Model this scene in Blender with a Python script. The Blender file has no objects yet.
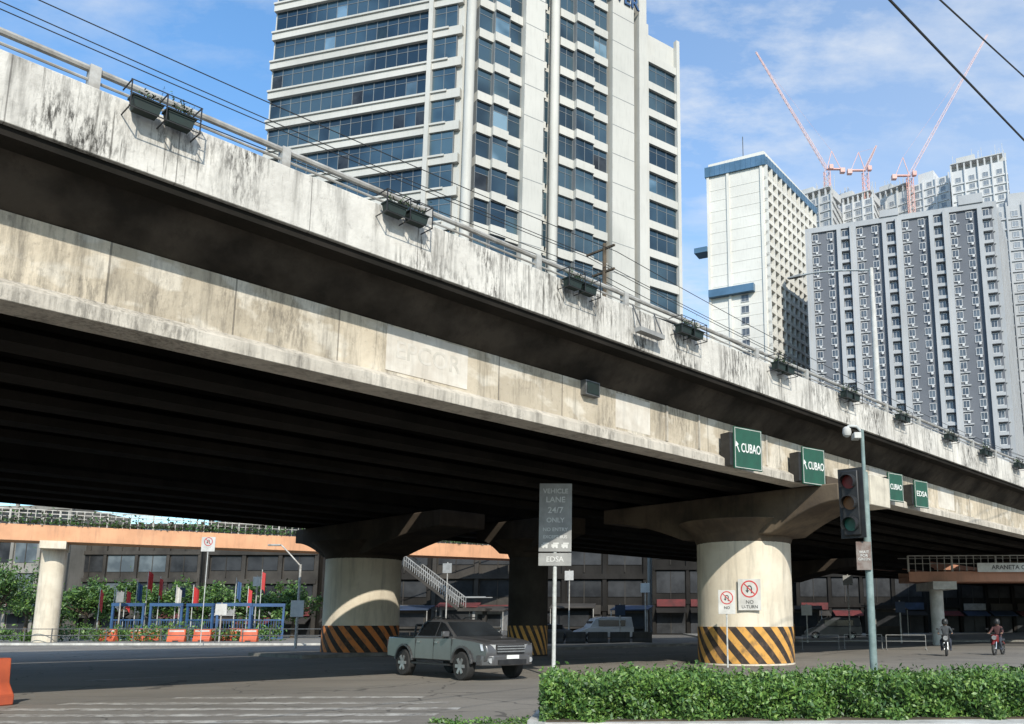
import bpy, math, random
import numpy as np
from mathutils import Vector, Matrix
random.seed(7); rng=np.random.default_rng(7)
R=math.radians
scene=bpy.context.scene
COL=scene.collection

# ------------------------------------------------------------ materials
def new_mat(name):
    m=bpy.data.materials.new(name); m.use_nodes=True
    nt=m.node_tree; return m,nt,nt.nodes['Principled BSDF']
def N(nt,t,**k):
    n=nt.nodes.new(t)
    for a,b in k.items(): setattr(n,a,b)
    return n
def c4(c): return (c[0],c[1],c[2],1)
def math_n(nt,op,a,b=None):
    n=N(nt,'ShaderNodeMath',operation=op)
    for i,x in enumerate((a,b)):
        if x is None: continue
        if isinstance(x,(int,float)): n.inputs[i].default_value=x
        else: nt.links.new(x,n.inputs[i])
    return n.outputs[0]
def mixc(nt,fac,a,b,mode='MIX'):
    n=N(nt,'ShaderNodeMix',data_type='RGBA',blend_type=mode)
    for i,x in ((0,fac),(6,a),(7,b)):
        if isinstance(x,(int,float)): n.inputs[i].default_value=x
        elif isinstance(x,tuple): n.inputs[i].default_value=c4(x)
        else: nt.links.new(x,n.inputs[i])
    return n.outputs[2]
def noise(nt,vec,scale,detail=5,rough=.6):
    n=N(nt,'ShaderNodeTexNoise'); n.inputs['Scale'].default_value=scale
    n.inputs['Detail'].default_value=detail; n.inputs['Roughness'].default_value=rough
    nt.links.new(vec,n.inputs['Vector']); return n.outputs['Fac']
def ramp(nt,f,a,b,v0=0.,v1=1.):
    n=N(nt,'ShaderNodeMapRange'); nt.links.new(f,n.inputs[0])
    for i,x in enumerate((a,b,v0,v1)): n.inputs[i+1].default_value=x
    return n.outputs[0]
def vscale(nt,vec,s):
    n=N(nt,'ShaderNodeMapping'); n.inputs['Scale'].default_value=s
    nt.links.new(vec,n.inputs['Vector']); return n.outputs[0]
def objc(nt): return N(nt,'ShaderNodeTexCoord').outputs['Object']
def pm(name,c1,c2=None,scale=1.,rough=.8,bump=0.,metal=0.,streak=0.,lo=.38,hi=.62,bscale=None,coat=0.,spec=None):
    m,nt,b=new_mat(name)
    if c2 is None: c2=tuple(x*.82 for x in c1)
    v=objc(nt)
    f=ramp(nt,noise(nt,v,scale),lo,hi)
    col=mixc(nt,f,tuple(c1),tuple(c2))
    if streak:
        s=ramp(nt,noise(nt,vscale(nt,v,(2.2,2.2,.25)),1.6,6,.65),.5,.72)
        s=math_n(nt,'MULTIPLY',s,streak)
        col=mixc(nt,s,col,(min(.05,c1[0]*.5),min(.045,c1[1]*.5),min(.04,c1[2]*.5)))
    nt.links.new(col,b.inputs['Base Color'])
    b.inputs['Roughness'].default_value=rough; b.inputs['Metallic'].default_value=metal
    if spec is not None: b.inputs['Specular IOR Level'].default_value=spec
    if coat: b.inputs['Coat Weight'].default_value=coat
    if bump:
        bn=N(nt,'ShaderNodeBump'); bn.inputs['Strength'].default_value=bump; bn.inputs['Distance'].default_value=.05
        nt.links.new(noise(nt,v,bscale or scale*8,6,.7),bn.inputs['Height']); nt.links.new(bn.outputs[0],b.inputs['Normal'])
    return m
def panel_concrete(name,base,dark,period,joint=.02,var=.25,streak=.6,topz=None,heavy=0.,light=None):
    m,nt,b=new_mat(name); v=objc(nt)
    sx=N(nt,'ShaderNodeSeparateXYZ'); nt.links.new(v,sx.inputs[0])
    q=math_n(nt,'DIVIDE',sx.outputs[0],period)
    cell=math_n(nt,'FLOOR',q); fr=math_n(nt,'FRACT',q)
    wn=N(nt,'ShaderNodeTexWhiteNoise',noise_dimensions='1D'); nt.links.new(cell,wn.inputs['W'])
    f1=math_n(nt,'MULTIPLY',wn.outputs[0],var)
    f=ramp(nt,noise(nt,v,.9,7,.65),.35,.68)
    col=mixc(nt,f,base,dark)
    col=mixc(nt,f1,col,tuple(x*.4 for x in base))
    if light:
        lf=ramp(nt,noise(nt,vscale(nt,v,(.8,.8,1.3)),1.3,4,.5),.52,.60)
        col=mixc(nt,math_n(nt,'MULTIPLY',lf,.6),col,light)
    s=ramp(nt,noise(nt,vscale(nt,v,(1.6,1.6,.16)),1.9,7,.7),.5,.68)
    if topz:
        g=ramp(nt,sx.outputs[2],topz[0],topz[1],.35,1.); s=math_n(nt,'MULTIPLY',s,g)
    col=mixc(nt,math_n(nt,'MULTIPLY',s,streak),col,(.055,.05,.042))
    if heavy:
        p1=ramp(nt,noise(nt,vscale(nt,v,(.55,.55,.35)),1.,4,.6),.45,.60)
        p2=ramp(nt,noise(nt,vscale(nt,v,(5,5,1.1)),2.4,8,.75),.46,.58)
        h=math_n(nt,'MULTIPLY',math_n(nt,'MULTIPLY',p1,p2),heavy)
        col=mixc(nt,h,col,(.05,.047,.04))
        d=ramp(nt,noise(nt,vscale(nt,v,(9,9,.35)),1.2,5,.6),.58,.68)
        e=ramp(nt,noise(nt,v,.6,2,.5),.43,.58)
        col=mixc(nt,math_n(nt,'MULTIPLY',math_n(nt,'MULTIPLY',d,e),heavy*.85),col,(.06,.055,.045))
    sp=ramp(nt,noise(nt,v,6,8,.75),.57,.72)
    col=mixc(nt,math_n(nt,'MULTIPLY',sp,.5),col,(.09,.08,.07))
    if joint:
        j=math_n(nt,'LESS_THAN',fr,joint/period)
        col=mixc(nt,math_n(nt,'MULTIPLY',j,.6),col,(.05,.045,.04))
    nt.links.new(col,b.inputs['Base Color']); b.inputs['Roughness'].default_value=.9
    bn=N(nt,'ShaderNodeBump'); bn.inputs['Strength'].default_value=.45; bn.inputs['Distance'].default_value=.04
    nt.links.new(noise(nt,v,9,7,.7),bn.inputs['Height']); nt.links.new(bn.outputs[0],b.inputs['Normal'])
    return m
def glass_mat(name,c1,c2,scale=.4,rough=.12,metal=.3):
    m,nt,b=new_mat(name); v=objc(nt)
    n=N(nt,'ShaderNodeTexNoise'); n.inputs['Scale'].default_value=scale; nt.links.new(v,n.inputs['Vector'])
    col=mixc(nt,ramp(nt,n.outputs['Fac'],.4,.6),c1,c2)
    nt.links.new(col,b.inputs['Base Color']); b.inputs['Roughness'].default_value=rough; b.inputs['Metallic'].default_value=metal
    return m

M={}
M['parapet']=panel_concrete('parapet_concrete',(.70,.67,.61),(.50,.475,.43),2.4,joint=.02,var=.12,streak=.85,topz=(8.7,10.0),heavy=1.)
M['girderface']=panel_concrete('girder_concrete',(.62,.54,.42),(.47,.40,.30),2.15,joint=.035,var=.42,streak=.55,heavy=.5,light=(.70,.65,.56))
M['flange']=panel_concrete('flange_concrete',(.60,.55,.47),(.42,.38,.32),12.,joint=.0,var=.1,streak=.55,heavy=.5)
M['soffit']=pm('dark_soffit_concrete',(.024,.021,.018),(.014,.013,.011),.7,1.,.3,streak=.4,spec=.1)  # colour darkened to deepen the shade under the deck
M['shadowband']=pm('shadow_band_concrete',(.07,.06,.05),(.025,.022,.019),.6,1.,.4,streak=.8,spec=.1)  # dark base paints in the overhang's shadow, streaks are grime
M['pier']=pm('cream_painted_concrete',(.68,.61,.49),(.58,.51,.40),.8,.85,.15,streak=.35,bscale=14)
M['pierdark']=pm('shaded_pier_concrete',(.055,.048,.04),(.035,.03,.025),.8,.9,.15,streak=.3,bscale=14,spec=.1)  # darker copy of the pier concrete, deck shade put into the colour
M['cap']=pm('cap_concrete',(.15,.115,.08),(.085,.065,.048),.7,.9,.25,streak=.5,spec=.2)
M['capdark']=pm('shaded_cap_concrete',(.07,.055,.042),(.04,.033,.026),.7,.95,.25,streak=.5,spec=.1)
M['capend']=pm('cap_end_concrete',(.58,.53,.43),(.42,.38,.31),1.2,.9,.2,streak=.5)
M['patch']=pm('repainted_patch',(.66,.62,.55),(.54,.49,.42),1.5,.85,.1,streak=.25)
M['faded']=pm('faded_lettering',(.48,.45,.39),(.60,.56,.50),3,.9)
M['railmetal']=pm('galvanised_rail',(.46,.45,.42),(.3,.28,.25),3,.6,0,.3)
M['steelgrey']=pm('grey_steel',(.16,.165,.165),(.09,.09,.09),4,.5,0,.4)
M['polegreen']=pm('green_grey_pole',(.22,.29,.28),(.13,.18,.17),3,.6)
M['polewhite']=pm('white_pole',(.55,.56,.54),(.38,.39,.37),4,.6)
M['black']=pm('black_plastic',(.010,.010,.011),(.02,.02,.02),5,.5)
M['green']=pm('sign_green',(.012,.085,.05),(.012,.065,.04),2,.5)
M['white']=pm('sign_white',(.75,.75,.72),(.6,.6,.57),2,.6)
M['offwhite']=pm('dusty_white',(.55,.54,.51),(.42,.41,.38),2,.7)
M['boardgrey']=pm('grey_sign_board',(.30,.30,.29),(.22,.22,.215),2,.7)  # even grey with faint mottling, shared by boards and metalwork
M['textgrey']=pm('dark_grey_lettering',(.07,.07,.08),(.11,.11,.11),2,.7)
M['textpale']=pm('pale_lettering',(.6,.6,.58),(.5,.5,.48),2,.7)
M['brownboard']=pm('brown_grimy_plate',(.12,.075,.06),(.2,.17,.15),6,.7)
M['red']=pm('sign_red',(.5,.035,.035),(.4,.035,.035),2,.6)
M['textblack']=pm('black_lettering',(.02,.02,.02),(.05,.05,.05),2,.7)
M['planter']=pm('planter_dark_green',(.008,.022,.018),(.008,.014,.012),3,.7)
M['orange']=pm('orange_plastic',(.6,.12,.045),(.45,.09,.04),2,.55)
M['orangebeam']=pm('orange_painted_steel',(.66,.34,.18),(.54,.27,.14),.5,.6,streak=.25)
M['orangedull']=pm('dull_orange_steel',(.5,.24,.15),(.38,.18,.11),.5,.6,streak=.25)
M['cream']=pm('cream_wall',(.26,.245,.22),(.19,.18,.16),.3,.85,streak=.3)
M['shade1']=pm('shaded_dark_wall',(.028,.026,.024),(.016,.015,.014),.25,.95,streak=.5,spec=.1)  # wall colour darkened to stand in for shade, with streaks
M['shade2']=pm('grey_brown_wall',(.075,.068,.06),(.04,.037,.034),.3,.9,streak=.5,spec=.1)  # lighter of the two wall tones with shade painted in
M['shopwin']=pm('dark_shop_window',(.012,.013,.015),(.04,.042,.045),.35,.5,spec=.2)
M['awnblue']=pm('blue_awning',(.03,.05,.10),(.02,.035,.06),1,.8)
M['awnred']=pm('red_awning',(.14,.025,.025),(.08,.02,.02),1,.8)
M['tower']=pm('tower_beige_panel',(.54,.53,.49),(.45,.445,.41),.06,.7,streak=.12)
M['towerdark']=pm('tower_spandrel',(.20,.215,.22),(.15,.16,.17),.08,.6)
M['glass']=glass_mat('teal_glass',(.025,.05,.075),(.065,.115,.15),.12,.1,.45)
M['glassteal']=glass_mat('pale_teal_glass',(.09,.15,.18),(.05,.09,.12),.2,.12,.4)
M['glassbright']=glass_mat('sky_glass',(.22,.34,.42),(.08,.15,.2),.25,.1,.4)
M['glassdark']=glass_mat('dark_glass',(.012,.014,.016),(.035,.04,.045),.5,.08,.1)
M['glasscondo']=glass_mat('condo_glass',(.06,.07,.085),(.12,.135,.15),.5,.15,.1)
M['glasshaze']=glass_mat('pale_condo_glass',(.2,.22,.24),(.26,.275,.29),.5,.2,.1)  # glass tone lightened to paint in distance haze
M['winwhite']=pm('window_white_frame',(.56,.565,.565),(.46,.46,.46),1,.6)
M['condo']=pm('white_condo_wall',(.70,.68,.62),(.60,.58,.53),.05,.8,streak=.12)
M['condohaze']=pm('hazy_pale_condo',(.60,.60,.59),(.53,.53,.53),.05,.85,streak=.06)
M['condograyl']=pm('light_grey_condo',(.40,.41,.42),(.34,.35,.36),.06,.8,streak=.12)
M['condogray']=pm('blue_grey_condo',(.135,.145,.165),(.105,.115,.135),.06,.8,streak=.1)
M['buildraw']=pm('raw_concrete_tower',(.50,.50,.49),(.43,.43,.425),.08,.85,streak=.12)  # raw concrete, paled in the colour for aerial haze
M['bluecrown']=pm('blue_crown_panel',(.10,.19,.29),(.07,.14,.21),.2,.35,0,.2)
M['craner']=pm('crane_red',(.66,.32,.26),(.62,.42,.38),.12,.7)  # both crane reds are faded towards haze in the colour
M['cranew']=pm('crane_pale_red',(.66,.46,.42),(.62,.40,.36),.12,.7)
M['tyre']=pm('rubber',(.015,.015,.015),(.025,.025,.025),5,.85)
M['alloy']=pm('alloy',(.5,.5,.5),(.35,.35,.35),5,.35,0,.8)
M['truck']=pm('grey_metallic_paint',(.105,.103,.105),(.085,.084,.086),1.5,.3,0,.35,coat=.5)
M['carwhite']=pm('white_car_paint',(.4,.4,.4),(.33,.33,.33),1,.35,coat=.5)
M['cardark']=pm('dark_car_paint',(.03,.033,.04),(.04,.04,.05),1,.35,coat=.5)
M['chrome']=pm('chrome',(.6,.6,.6),(.45,.45,.45),3,.2,0,.9)
M['lampglass']=glass_mat('headlight_glass',(.55,.56,.56),(.35,.36,.37),3,.1,.3)
M['amber']=pm('amber_lens',(.18,.07,.02),(.12,.05,.02),3,.3)
M['greenlens']=pm('green_lens',(.02,.10,.07),(.01,.07,.045),3,.3)
M['redlens']=pm('red_lens',(.16,.01,.01),(.10,.01,.01),3,.3)
M['bark']=pm('bark',(.12,.09,.06),(.06,.045,.03),3,.95,.4)
M['bluesteel']=pm('blue_painted_steel',(.035,.10,.23),(.03,.07,.16),1,.5)
M['skin']=pm('skin',(.32,.18,.11),(.28,.15,.09),4,.6)
M['jeans']=pm('dark_trousers',(.03,.035,.05),(.05,.055,.07),6,.9)
M['shirt']=pm('dark_shirt',(.06,.065,.07),(.04,.045,.05),6,.9)
M['shirtred']=pm('maroon_shirt',(.09,.04,.04),(.07,.03,.03),6,.9)
M['kerb']=pm('kerb_concrete',(.58,.57,.53),(.40,.39,.36),1.4,.9,.2,streak=.3)
M['kerbdull']=pm('soiled_kerb_concrete',(.22,.21,.19),(.13,.125,.11),1.4,.9,.2,streak=.3)
M['pave']=pm('pavement_concrete',(.22,.21,.19),(.15,.145,.13),.5,.95,.2)
M['soil']=pm('soil',(.09,.065,.04),(.05,.04,.025),3,1,.5)
M['cable']=pm('black_cable',(.02,.02,.02),(.03,.03,.03),3,.7)
M['seam']=pm('dark_joint',(.04,.035,.03),(.06,.05,.04),3,.9)
def leafmat(name,a,b,c):
    m,nt,bs=new_mat(name); v=objc(nt)
    col=mixc(nt,ramp(nt,noise(nt,v,1.3,3),.38,.62),a,b)
    col=mixc(nt,ramp(nt,noise(nt,v,14,2),.5,.7),col,c)
    nt.links.new(col,bs.inputs['Base Color']); bs.inputs['Roughness'].default_value=.5
    return m
M['leaf']=leafmat('hedge_leaf',(.10,.20,.035),(.045,.11,.02),(.22,.32,.075))
M['leafdark']=leafmat('tree_leaf',(.045,.11,.025),(.025,.065,.015),(.09,.17,.035))
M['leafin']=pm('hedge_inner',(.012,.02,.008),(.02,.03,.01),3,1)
def stripe_mat(name,Rr,period,colr):
    m,nt,b=new_mat(name); v=objc(nt)
    sx=N(nt,'ShaderNodeSeparateXYZ'); nt.links.new(v,sx.inputs[0])
    a=math_n(nt,'ARCTAN2',sx.outputs[1],sx.outputs[0]); a=math_n(nt,'MULTIPLY',a,Rr)
    a=math_n(nt,'ADD',a,math_n(nt,'MULTIPLY',sx.outputs[2],.85)); a=math_n(nt,'DIVIDE',a,period)
    f=math_n(nt,'LESS_THAN',math_n(nt,'FRACT',a),.5)
    col=mixc(nt,f,(.03,.022,.018),colr)
    col=mixc(nt,math_n(nt,'MULTIPLY',ramp(nt,noise(nt,v,3,7,.7),.48,.66),.65),col,(.14,.09,.06))
    nt.links.new(col,b.inputs['Base Color']); b.inputs['Roughness'].default_value=.8
    return m
M['stripe']=stripe_mat('hazard_stripes',1.87,2*math.pi*1.87/18,(.60,.31,.07))
M['stripeo']=stripe_mat('orange_hazard_stripes',1.87,2*math.pi*1.87/18,(.60,.20,.05))
def road_mat(name,c1,c2):
    m,nt,b=new_mat(name); v=objc(nt)
    f=ramp(nt,noise(nt,v,.18,6,.6),.35,.65)
    col=mixc(nt,f,c1,c2)
    f2=ramp(nt,noise(nt,v,14,6,.8),.4,.65); col=mixc(nt,math_n(nt,'MULTIPLY',f2,.45),col,tuple(x*.5 for x in c1))
    f3=ramp(nt,noise(nt,vscale(nt,v,(.25,1.6,1)),.7,4,.6),.52,.66); col=mixc(nt,math_n(nt,'MULTIPLY',f3,.4),col,tuple(x*.45 for x in c1))
    vo=N(nt,'ShaderNodeTexVoronoi',feature='DISTANCE_TO_EDGE'); vo.inputs['Scale'].default_value=.28
    nv=N(nt,'ShaderNodeTexNoise'); nv.inputs['Scale'].default_value=1.2; nt.links.new(v,nv.inputs['Vector'])
    ad=N(nt,'ShaderNodeVectorMath',operation='MULTIPLY_ADD'); nt.links.new(nv.outputs['Color'],ad.inputs[0]); ad.inputs[1].default_value=(.9,.9,0); nt.links.new(v,ad.inputs[2])
    nt.links.new(ad.outputs[0],vo.inputs['Vector'])
    cr=math_n(nt,'LESS_THAN',vo.outputs['Distance'],.006)
    col=mixc(nt,math_n(nt,'MULTIPLY',cr,.6),col,(.03,.028,.025))
    nt.links.new(col,b.inputs['Base Color']); b.inputs['Roughness'].default_value=.88
    bn=N(nt,'ShaderNodeBump'); bn.inputs['Strength'].default_value=.4; bn.inputs['Distance'].default_value=.02
    nt.links.new(noise(nt,v,25,6,.8),bn.inputs['Height']); nt.links.new(bn.outputs[0],b.inputs['Normal'])
    return m
M['road']=road_mat('worn_concrete_road',(.25,.225,.19),(.165,.15,.13))
M['ground']=road_mat('city_ground',(.13,.12,.105),(.09,.085,.075))
def paint_mat(name,c,under,amt):
    m,nt,b=new_mat(name); v=objc(nt)
    f=ramp(nt,noise(nt,v,2.2,8,.8),amt-.07,amt+.07)
    nt.links.new(mixc(nt,f,c,under),b.inputs['Base Color']); b.inputs['Roughness'].default_value=.8
    return m
M['paint']=paint_mat('worn_white_paint',(.48,.46,.42),(.21,.19,.165),.48)

# ------------------------------------------------------------ mesh builder
class MB:
    def __init__(s): s.v=[];s.f=[];s.m=[]
    def add(s,vs,fs,mat=0):
        o=len(s.v); s.v+= [tuple(p) for p in vs]
        for f in fs: s.f.append([i+o for i in f]); s.m.append(mat)
        return s
    def hexa(s,p,mat=0):
        return s.add(p,[(0,3,2,1),(4,5,6,7),(0,1,5,4),(1,2,6,5),(2,3,7,6),(3,0,4,7)],mat)
    def box(s,x0,x1,y0,y1,z0,z1,mat=0):
        return s.hexa([(x0,y0,z0),(x1,y0,z0),(x1,y1,z0),(x0,y1,z0),(x0,y0,z1),(x1,y0,z1),(x1,y1,z1),(x0,y1,z1)],mat)
    def cbox(s,c,d,mat=0):
        return s.box(c[0]-d[0]/2,c[0]+d[0]/2,c[1]-d[1]/2,c[1]+d[1]/2,c[2]-d[2]/2,c[2]+d[2]/2,mat)
    def beam(s,a,b,w,h=None,mat=0):
        a=Vector(a);b=Vector(b);h=h or w
        d=(b-a).normalized(); up=Vector((0,0,1)) if abs(d.z)<.95 else Vector((1,0,0))
        x=d.cross(up).normalized(); y=x.cross(d).normalized(); x*=w/2;y*=h/2
        return s.hexa([a-x-y,a+x-y,a+x+y,a-x+y,b-x-y,b+x-y,b+x+y,b-x+y],mat)
    def cyl(s,a,b,r0,r1=None,n=12,mat=0,cap=True):
        a=Vector(a);b=Vector(b); r1=r0 if r1 is None else r1
        d=(b-a).normalized(); up=Vector((0,0,1)) if abs(d.z)<.95 else Vector((1,0,0))
        x=d.cross(up).normalized(); y=x.cross(d).normalized()
        vs=[];
        for p,r in((a,r0),(b,r1)):
            for i in range(n):
                t=2*math.pi*i/n; vs.append(p+x*(r*math.cos(t))-y*(r*math.sin(t)))
        fs=[(i,n+i,n+(i+1)%n,(i+1)%n) for i in range(n)]
        if cap: fs+=[tuple(range(n)),tuple(range(2*n-1,n-1,-1))]
        return s.add(vs,fs,mat)
    def tube(s,pts,r,n=8,mat=0):
        for a,b in zip(pts[:-1],pts[1:]): s.cyl(a,b,r,r,n,mat)
        return s
    def prism_y(s,poly,y0,y1,mat=0,fy=None):
        n=len(poly); fy=fy or (lambda x,z:1)
        vs=[(x,y0*fy(x,z),z) for x,z in poly]+[(x,y1*fy(x,z),z) for x,z in poly]
        fs=[(i,(i+1)%n,n+(i+1)%n,n+i) for i in range(n)]+[tuple(range(n-1,-1,-1)),tuple(range(n,2*n))]
        return s.add(vs,fs,mat)
    def prism_x(s,poly,x0,x1,mat=0):
        n=len(poly)
        vs=[(x0,y,z) for y,z in poly]+[(x1,y,z) for y,z in poly]
        fs=[(i,(i+1)%n,n+(i+1)%n,n+i) for i in range(n)]+[tuple(range(n-1,-1,-1)),tuple(range(n,2*n))]
        return s.add(vs,fs,mat)
    def prism_z(s,poly,z0,z1,mat=0):
        n=len(poly)
        vs=[(x,y,z0) for x,y in poly]+[(x,y,z1) for x,y in poly]
        fs=[(i,(i+1)%n,n+(i+1)%n,n+i) for i in range(n)]+[tuple(range(n-1,-1,-1)),tuple(range(n,2*n))]
        return s.add(vs,fs,mat)
    def lathe(s,prof,n=24,mat=0,c=(0,0,0)):
        vs=[];fs=[]
        for r,z in prof:
            for i in range(n):
                t=2*math.pi*i/n; vs.append((c[0]+r*math.cos(t),c[1]+r*math.sin(t),c[2]+z))
        for k in range(len(prof)-1):
            for i in range(n): fs.append((k*n+i,k*n+(i+1)%n,(k+1)*n+(i+1)%n,(k+1)*n+i))
        fs.append(tuple(range(n-1,-1,-1))); k=len(prof)-1; fs.append(tuple(range(k*n,k*n+n)))
        return s.add(vs,fs,mat)
    def mesh(s,name,mats,smooth=True,fix=True):
        me=bpy.data.meshes.new(name); me.from_pydata(s.v,[],s.f)
        for m in mats: me.materials.append(M[m] if isinstance(m,str) else m)
        me.polygons.foreach_set('material_index',s.m)
        if fix:
            import bmesh
            bm=bmesh.new(); bm.from_mesh(me); bmesh.ops.recalc_face_normals(bm,faces=bm.faces); bm.to_mesh(me); bm.free()
        if smooth:
            me.polygons.foreach_set('use_smooth',[True]*len(me.polygons)); me.set_sharp_from_angle(angle=R(32))
        me.update(); return me
def link(o,parent=None,loc=(0,0,0),rot=(0,0,0),scale=None):
    COL.objects.link(o)
    if parent: o.parent=parent
    o.location=loc; o.rotation_euler=rot if isinstance(rot,tuple) else (0,0,rot)
    if scale: o.scale=scale
    return o
def thing(name,label,cat,loc=(0,0,0),rot=0.,group=None,mesh=None,kind=None):
    o=bpy.data.objects.new(name,mesh)
    link(o,None,loc,rot)
    if label: o['label']=label
    if cat: o['category']=cat
    if group: o['group']=group
    if kind: o['kind']=kind
    return o
def part(parent,name,mb,mats,loc=(0,0,0),rot=(0,0,0),smooth=True,bevel=0,label=None):
    me=mb.mesh(name,mats,smooth) if isinstance(mb,MB) else mb
    o=bpy.data.objects.new(name,me); link(o,parent,loc,rot)
    if bevel:
        b=o.modifiers.new('bevel','BEVEL'); b.width=bevel; b.segments=2; b.limit_method='ANGLE'
    if label: o['label']=label
    return o
def copy_tree(o,loc,rot=None):
    c=o.copy(); COL.objects.link(c); c.location=loc
    if rot is not None: c.rotation_euler=(0,0,rot)
    def rec(src,dst):
        for ch in list(src.children):
            k=ch.copy(); COL.objects.link(k); k.parent=dst; rec(ch,k)
    rec(o,c); return c
_tc={}
def text_mesh(s,size,mat,ext=.004,align='CENTER'):
    key=(s,size,mat,ext)
    if key in _tc: return _tc[key]
    cu=bpy.data.curves.new('lettering','FONT'); cu.body=s; cu.size=size; cu.extrude=ext; cu.align_x=align; cu.align_y='CENTER'
    cu.space_line=.9; cu.resolution_u=3; cu.offset=size*.012
    o=bpy.data.objects.new('tmp',cu); COL.objects.link(o)
    bpy.context.view_layer.update()
    me=bpy.data.meshes.new_from_object(o.evaluated_get(bpy.context.evaluated_depsgraph_get()))
    bpy.data.objects.remove(o); bpy.data.curves.remove(cu)
    me.materials.clear(); me.materials.append(M[mat]); me.name='lettering'
    _tc[key]=me; return me
def text(parent,s,size,loc,mat,rz=0.,sx=1.,name='lettering',ext=.004):
    o=bpy.data.objects.new(name,text_mesh(s,size,mat,ext)); link(o,parent,loc,(R(90),0,rz)); o.scale=(sx,1,1); return o
def at(b,d,z=0.): return (b*d,1.0155*d,z)
def leaves(name,pts,size,mats,up=.3):
    n=len(pts); a=rng.normal(size=(n,3)); a/=np.linalg.norm(a,axis=1)[:,None]
    nrm=rng.normal(size=(n,3)); nrm[:,2]+=up*2; b=np.cross(a,nrm); b/=np.linalg.norm(b,axis=1)[:,None]
    sz=size*(.6+.8*rng.random(n))[:,None]
    p=np.asarray(pts); V=np.stack([p-a*sz, p-b*sz*.45, p+a*sz, p+b*sz*.45],1).reshape(-1,3)
    F=np.arange(n*4).reshape(n,4)
    me=bpy.data.meshes.new(name); me.from_pydata(V.tolist(),[],F.tolist())
    for m in mats: me.materials.append(M[m])
    if len(mats)>1: me.polygons.foreach_set('material_index',rng.integers(0,len(mats),n))
    return me

# ------------------------------------------------------------ world, sun, camera
az=(.27,-.963); el=R(34)
sd=Vector((az[0]*math.cos(el),az[1]*math.cos(el),math.sin(el)))
w=bpy.data.worlds.new('World'); scene.world=w; w.use_nodes=True; nt=w.node_tree
bg=nt.nodes['Background']; bg.inputs[1].default_value=.13
sky=N(nt,'ShaderNodeTexSky',sky_type='NISHITA',sun_disc=False,sun_elevation=el,sun_rotation=math.atan2(az[0],az[1]))
sky.dust_density=.7; sky.ozone_density=2.0; sky.air_density=1.2
tc=N(nt,'ShaderNodeTexCoord').outputs['Generated']
sx=N(nt,'ShaderNodeSeparateXYZ'); nt.links.new(tc,sx.inputs[0])
zz=math_n(nt,'ADD',math_n(nt,'MAXIMUM',sx.outputs[2],0.),.22)
cb=N(nt,'ShaderNodeCombineXYZ'); nt.links.new(math_n(nt,'DIVIDE',sx.outputs[0],zz),cb.inputs[0]); nt.links.new(math_n(nt,'DIVIDE',sx.outputs[1],zz),cb.inputs[1])
cv=vscale(nt,cb.outputs[0],(1.,1.7,1.))
f=ramp(nt,noise(nt,cv,2.6,10,.62),.45,.66)
f2=ramp(nt,noise(nt,vscale(nt,cb.outputs[0],(.8,1.2,1.)),1.3,3,.5),.38,.55,.1,1.)
f=math_n(nt,'MULTIPLY',f,f2)
hz=ramp(nt,sx.outputs[0],-.3,.55,.0,.5)
hz2=ramp(nt,sx.outputs[2],.05,.65,1.3,.6)
veil=math_n(nt,'MULTIPLY',hz,hz2)
f=math_n(nt,'MINIMUM',math_n(nt,'ADD',math_n(nt,'MULTIPLY',f,.9),veil),.97)
gain=mixc(nt,1.,sky.outputs[0],(1.22,1.70,2.0),'MULTIPLY')
nt.links.new(mixc(nt,f,gain,(6.4,6.8,7.3)),bg.inputs[0])
sl=bpy.data.lights.new('sun','SUN'); sl.energy=4.7; sl.angle=R(.5); sl.color=(1,.94,.83)
so=bpy.data.objects.new('sun',sl); COL.objects.link(so); so.rotation_euler=sd.to_track_quat('Z','Y').to_euler(); so.location=(0,-20,60)
cam=bpy.data.cameras.new('camera'); co=bpy.data.objects.new('camera',cam); COL.objects.link(co)
co.location=(0,0,1.6); co.rotation_euler=(R(100),0,0); cam.lens=850/1024*36; cam.sensor_width=36
cam.shift_x=-108/1024; cam.shift_y=110/1024; cam.clip_end=6000; scene.camera=co
scene.view_settings.view_transform='Standard'; scene.view_settings.look='None'; scene.view_settings.exposure=0

# ------------------------------------------------------------ ground & roads
BR=R(47.93)
def B(s,nd,z=0.): return (.67*s-.742*nd,.742*s+.67*nd,z)
thing('ground','grey paved city ground around the junction',None,mesh=MB().box(-2500,2500,-1500,3500,-.5,0).mesh('ground',['ground']),kind='structure')
thing('road','worn grey concrete road junction under the flyover',None,mesh=MB().add([(-90,-12,.004),(90,-12,.004),(90,58,.004),(-90,58,.004)],[(0,1,2,3)]).mesh('road',['road'],fix=False),kind='structure')
mk=MB()
for i,(y,x0,x1,wd) in enumerate([(13.9,-12,-3.6,.42),(14.9,-12.5,-3.2,.42),(15.95,-12,-3.0,.42),(17.1,-11,-3.4,.42),(18.4,-9.5,-4.2,.42)]):
    mk.add([(x0,y,.008),(x1,y+.25,.008),(x1,y+.25+wd,.008),(x0,y+wd,.008)],[(0,1,2,3)])
thing('road_marking','broad faded white crossing bands on the road',None,mesh=mk.mesh('road_marking',['paint'],fix=False),kind='structure')
mk=MB()
for s0 in range(-10,60,6):
    mk.add([B(s0,27,.008),B(s0+3,27,.008),B(s0+3,27.15,.008),B(s0,27.15,.008)],[(0,1,2,3)])
thing('lane_marking','faded lane dashes under the flyover',None,mesh=mk.mesh('lane_marking',['paint'],fix=False),kind='structure')
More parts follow.
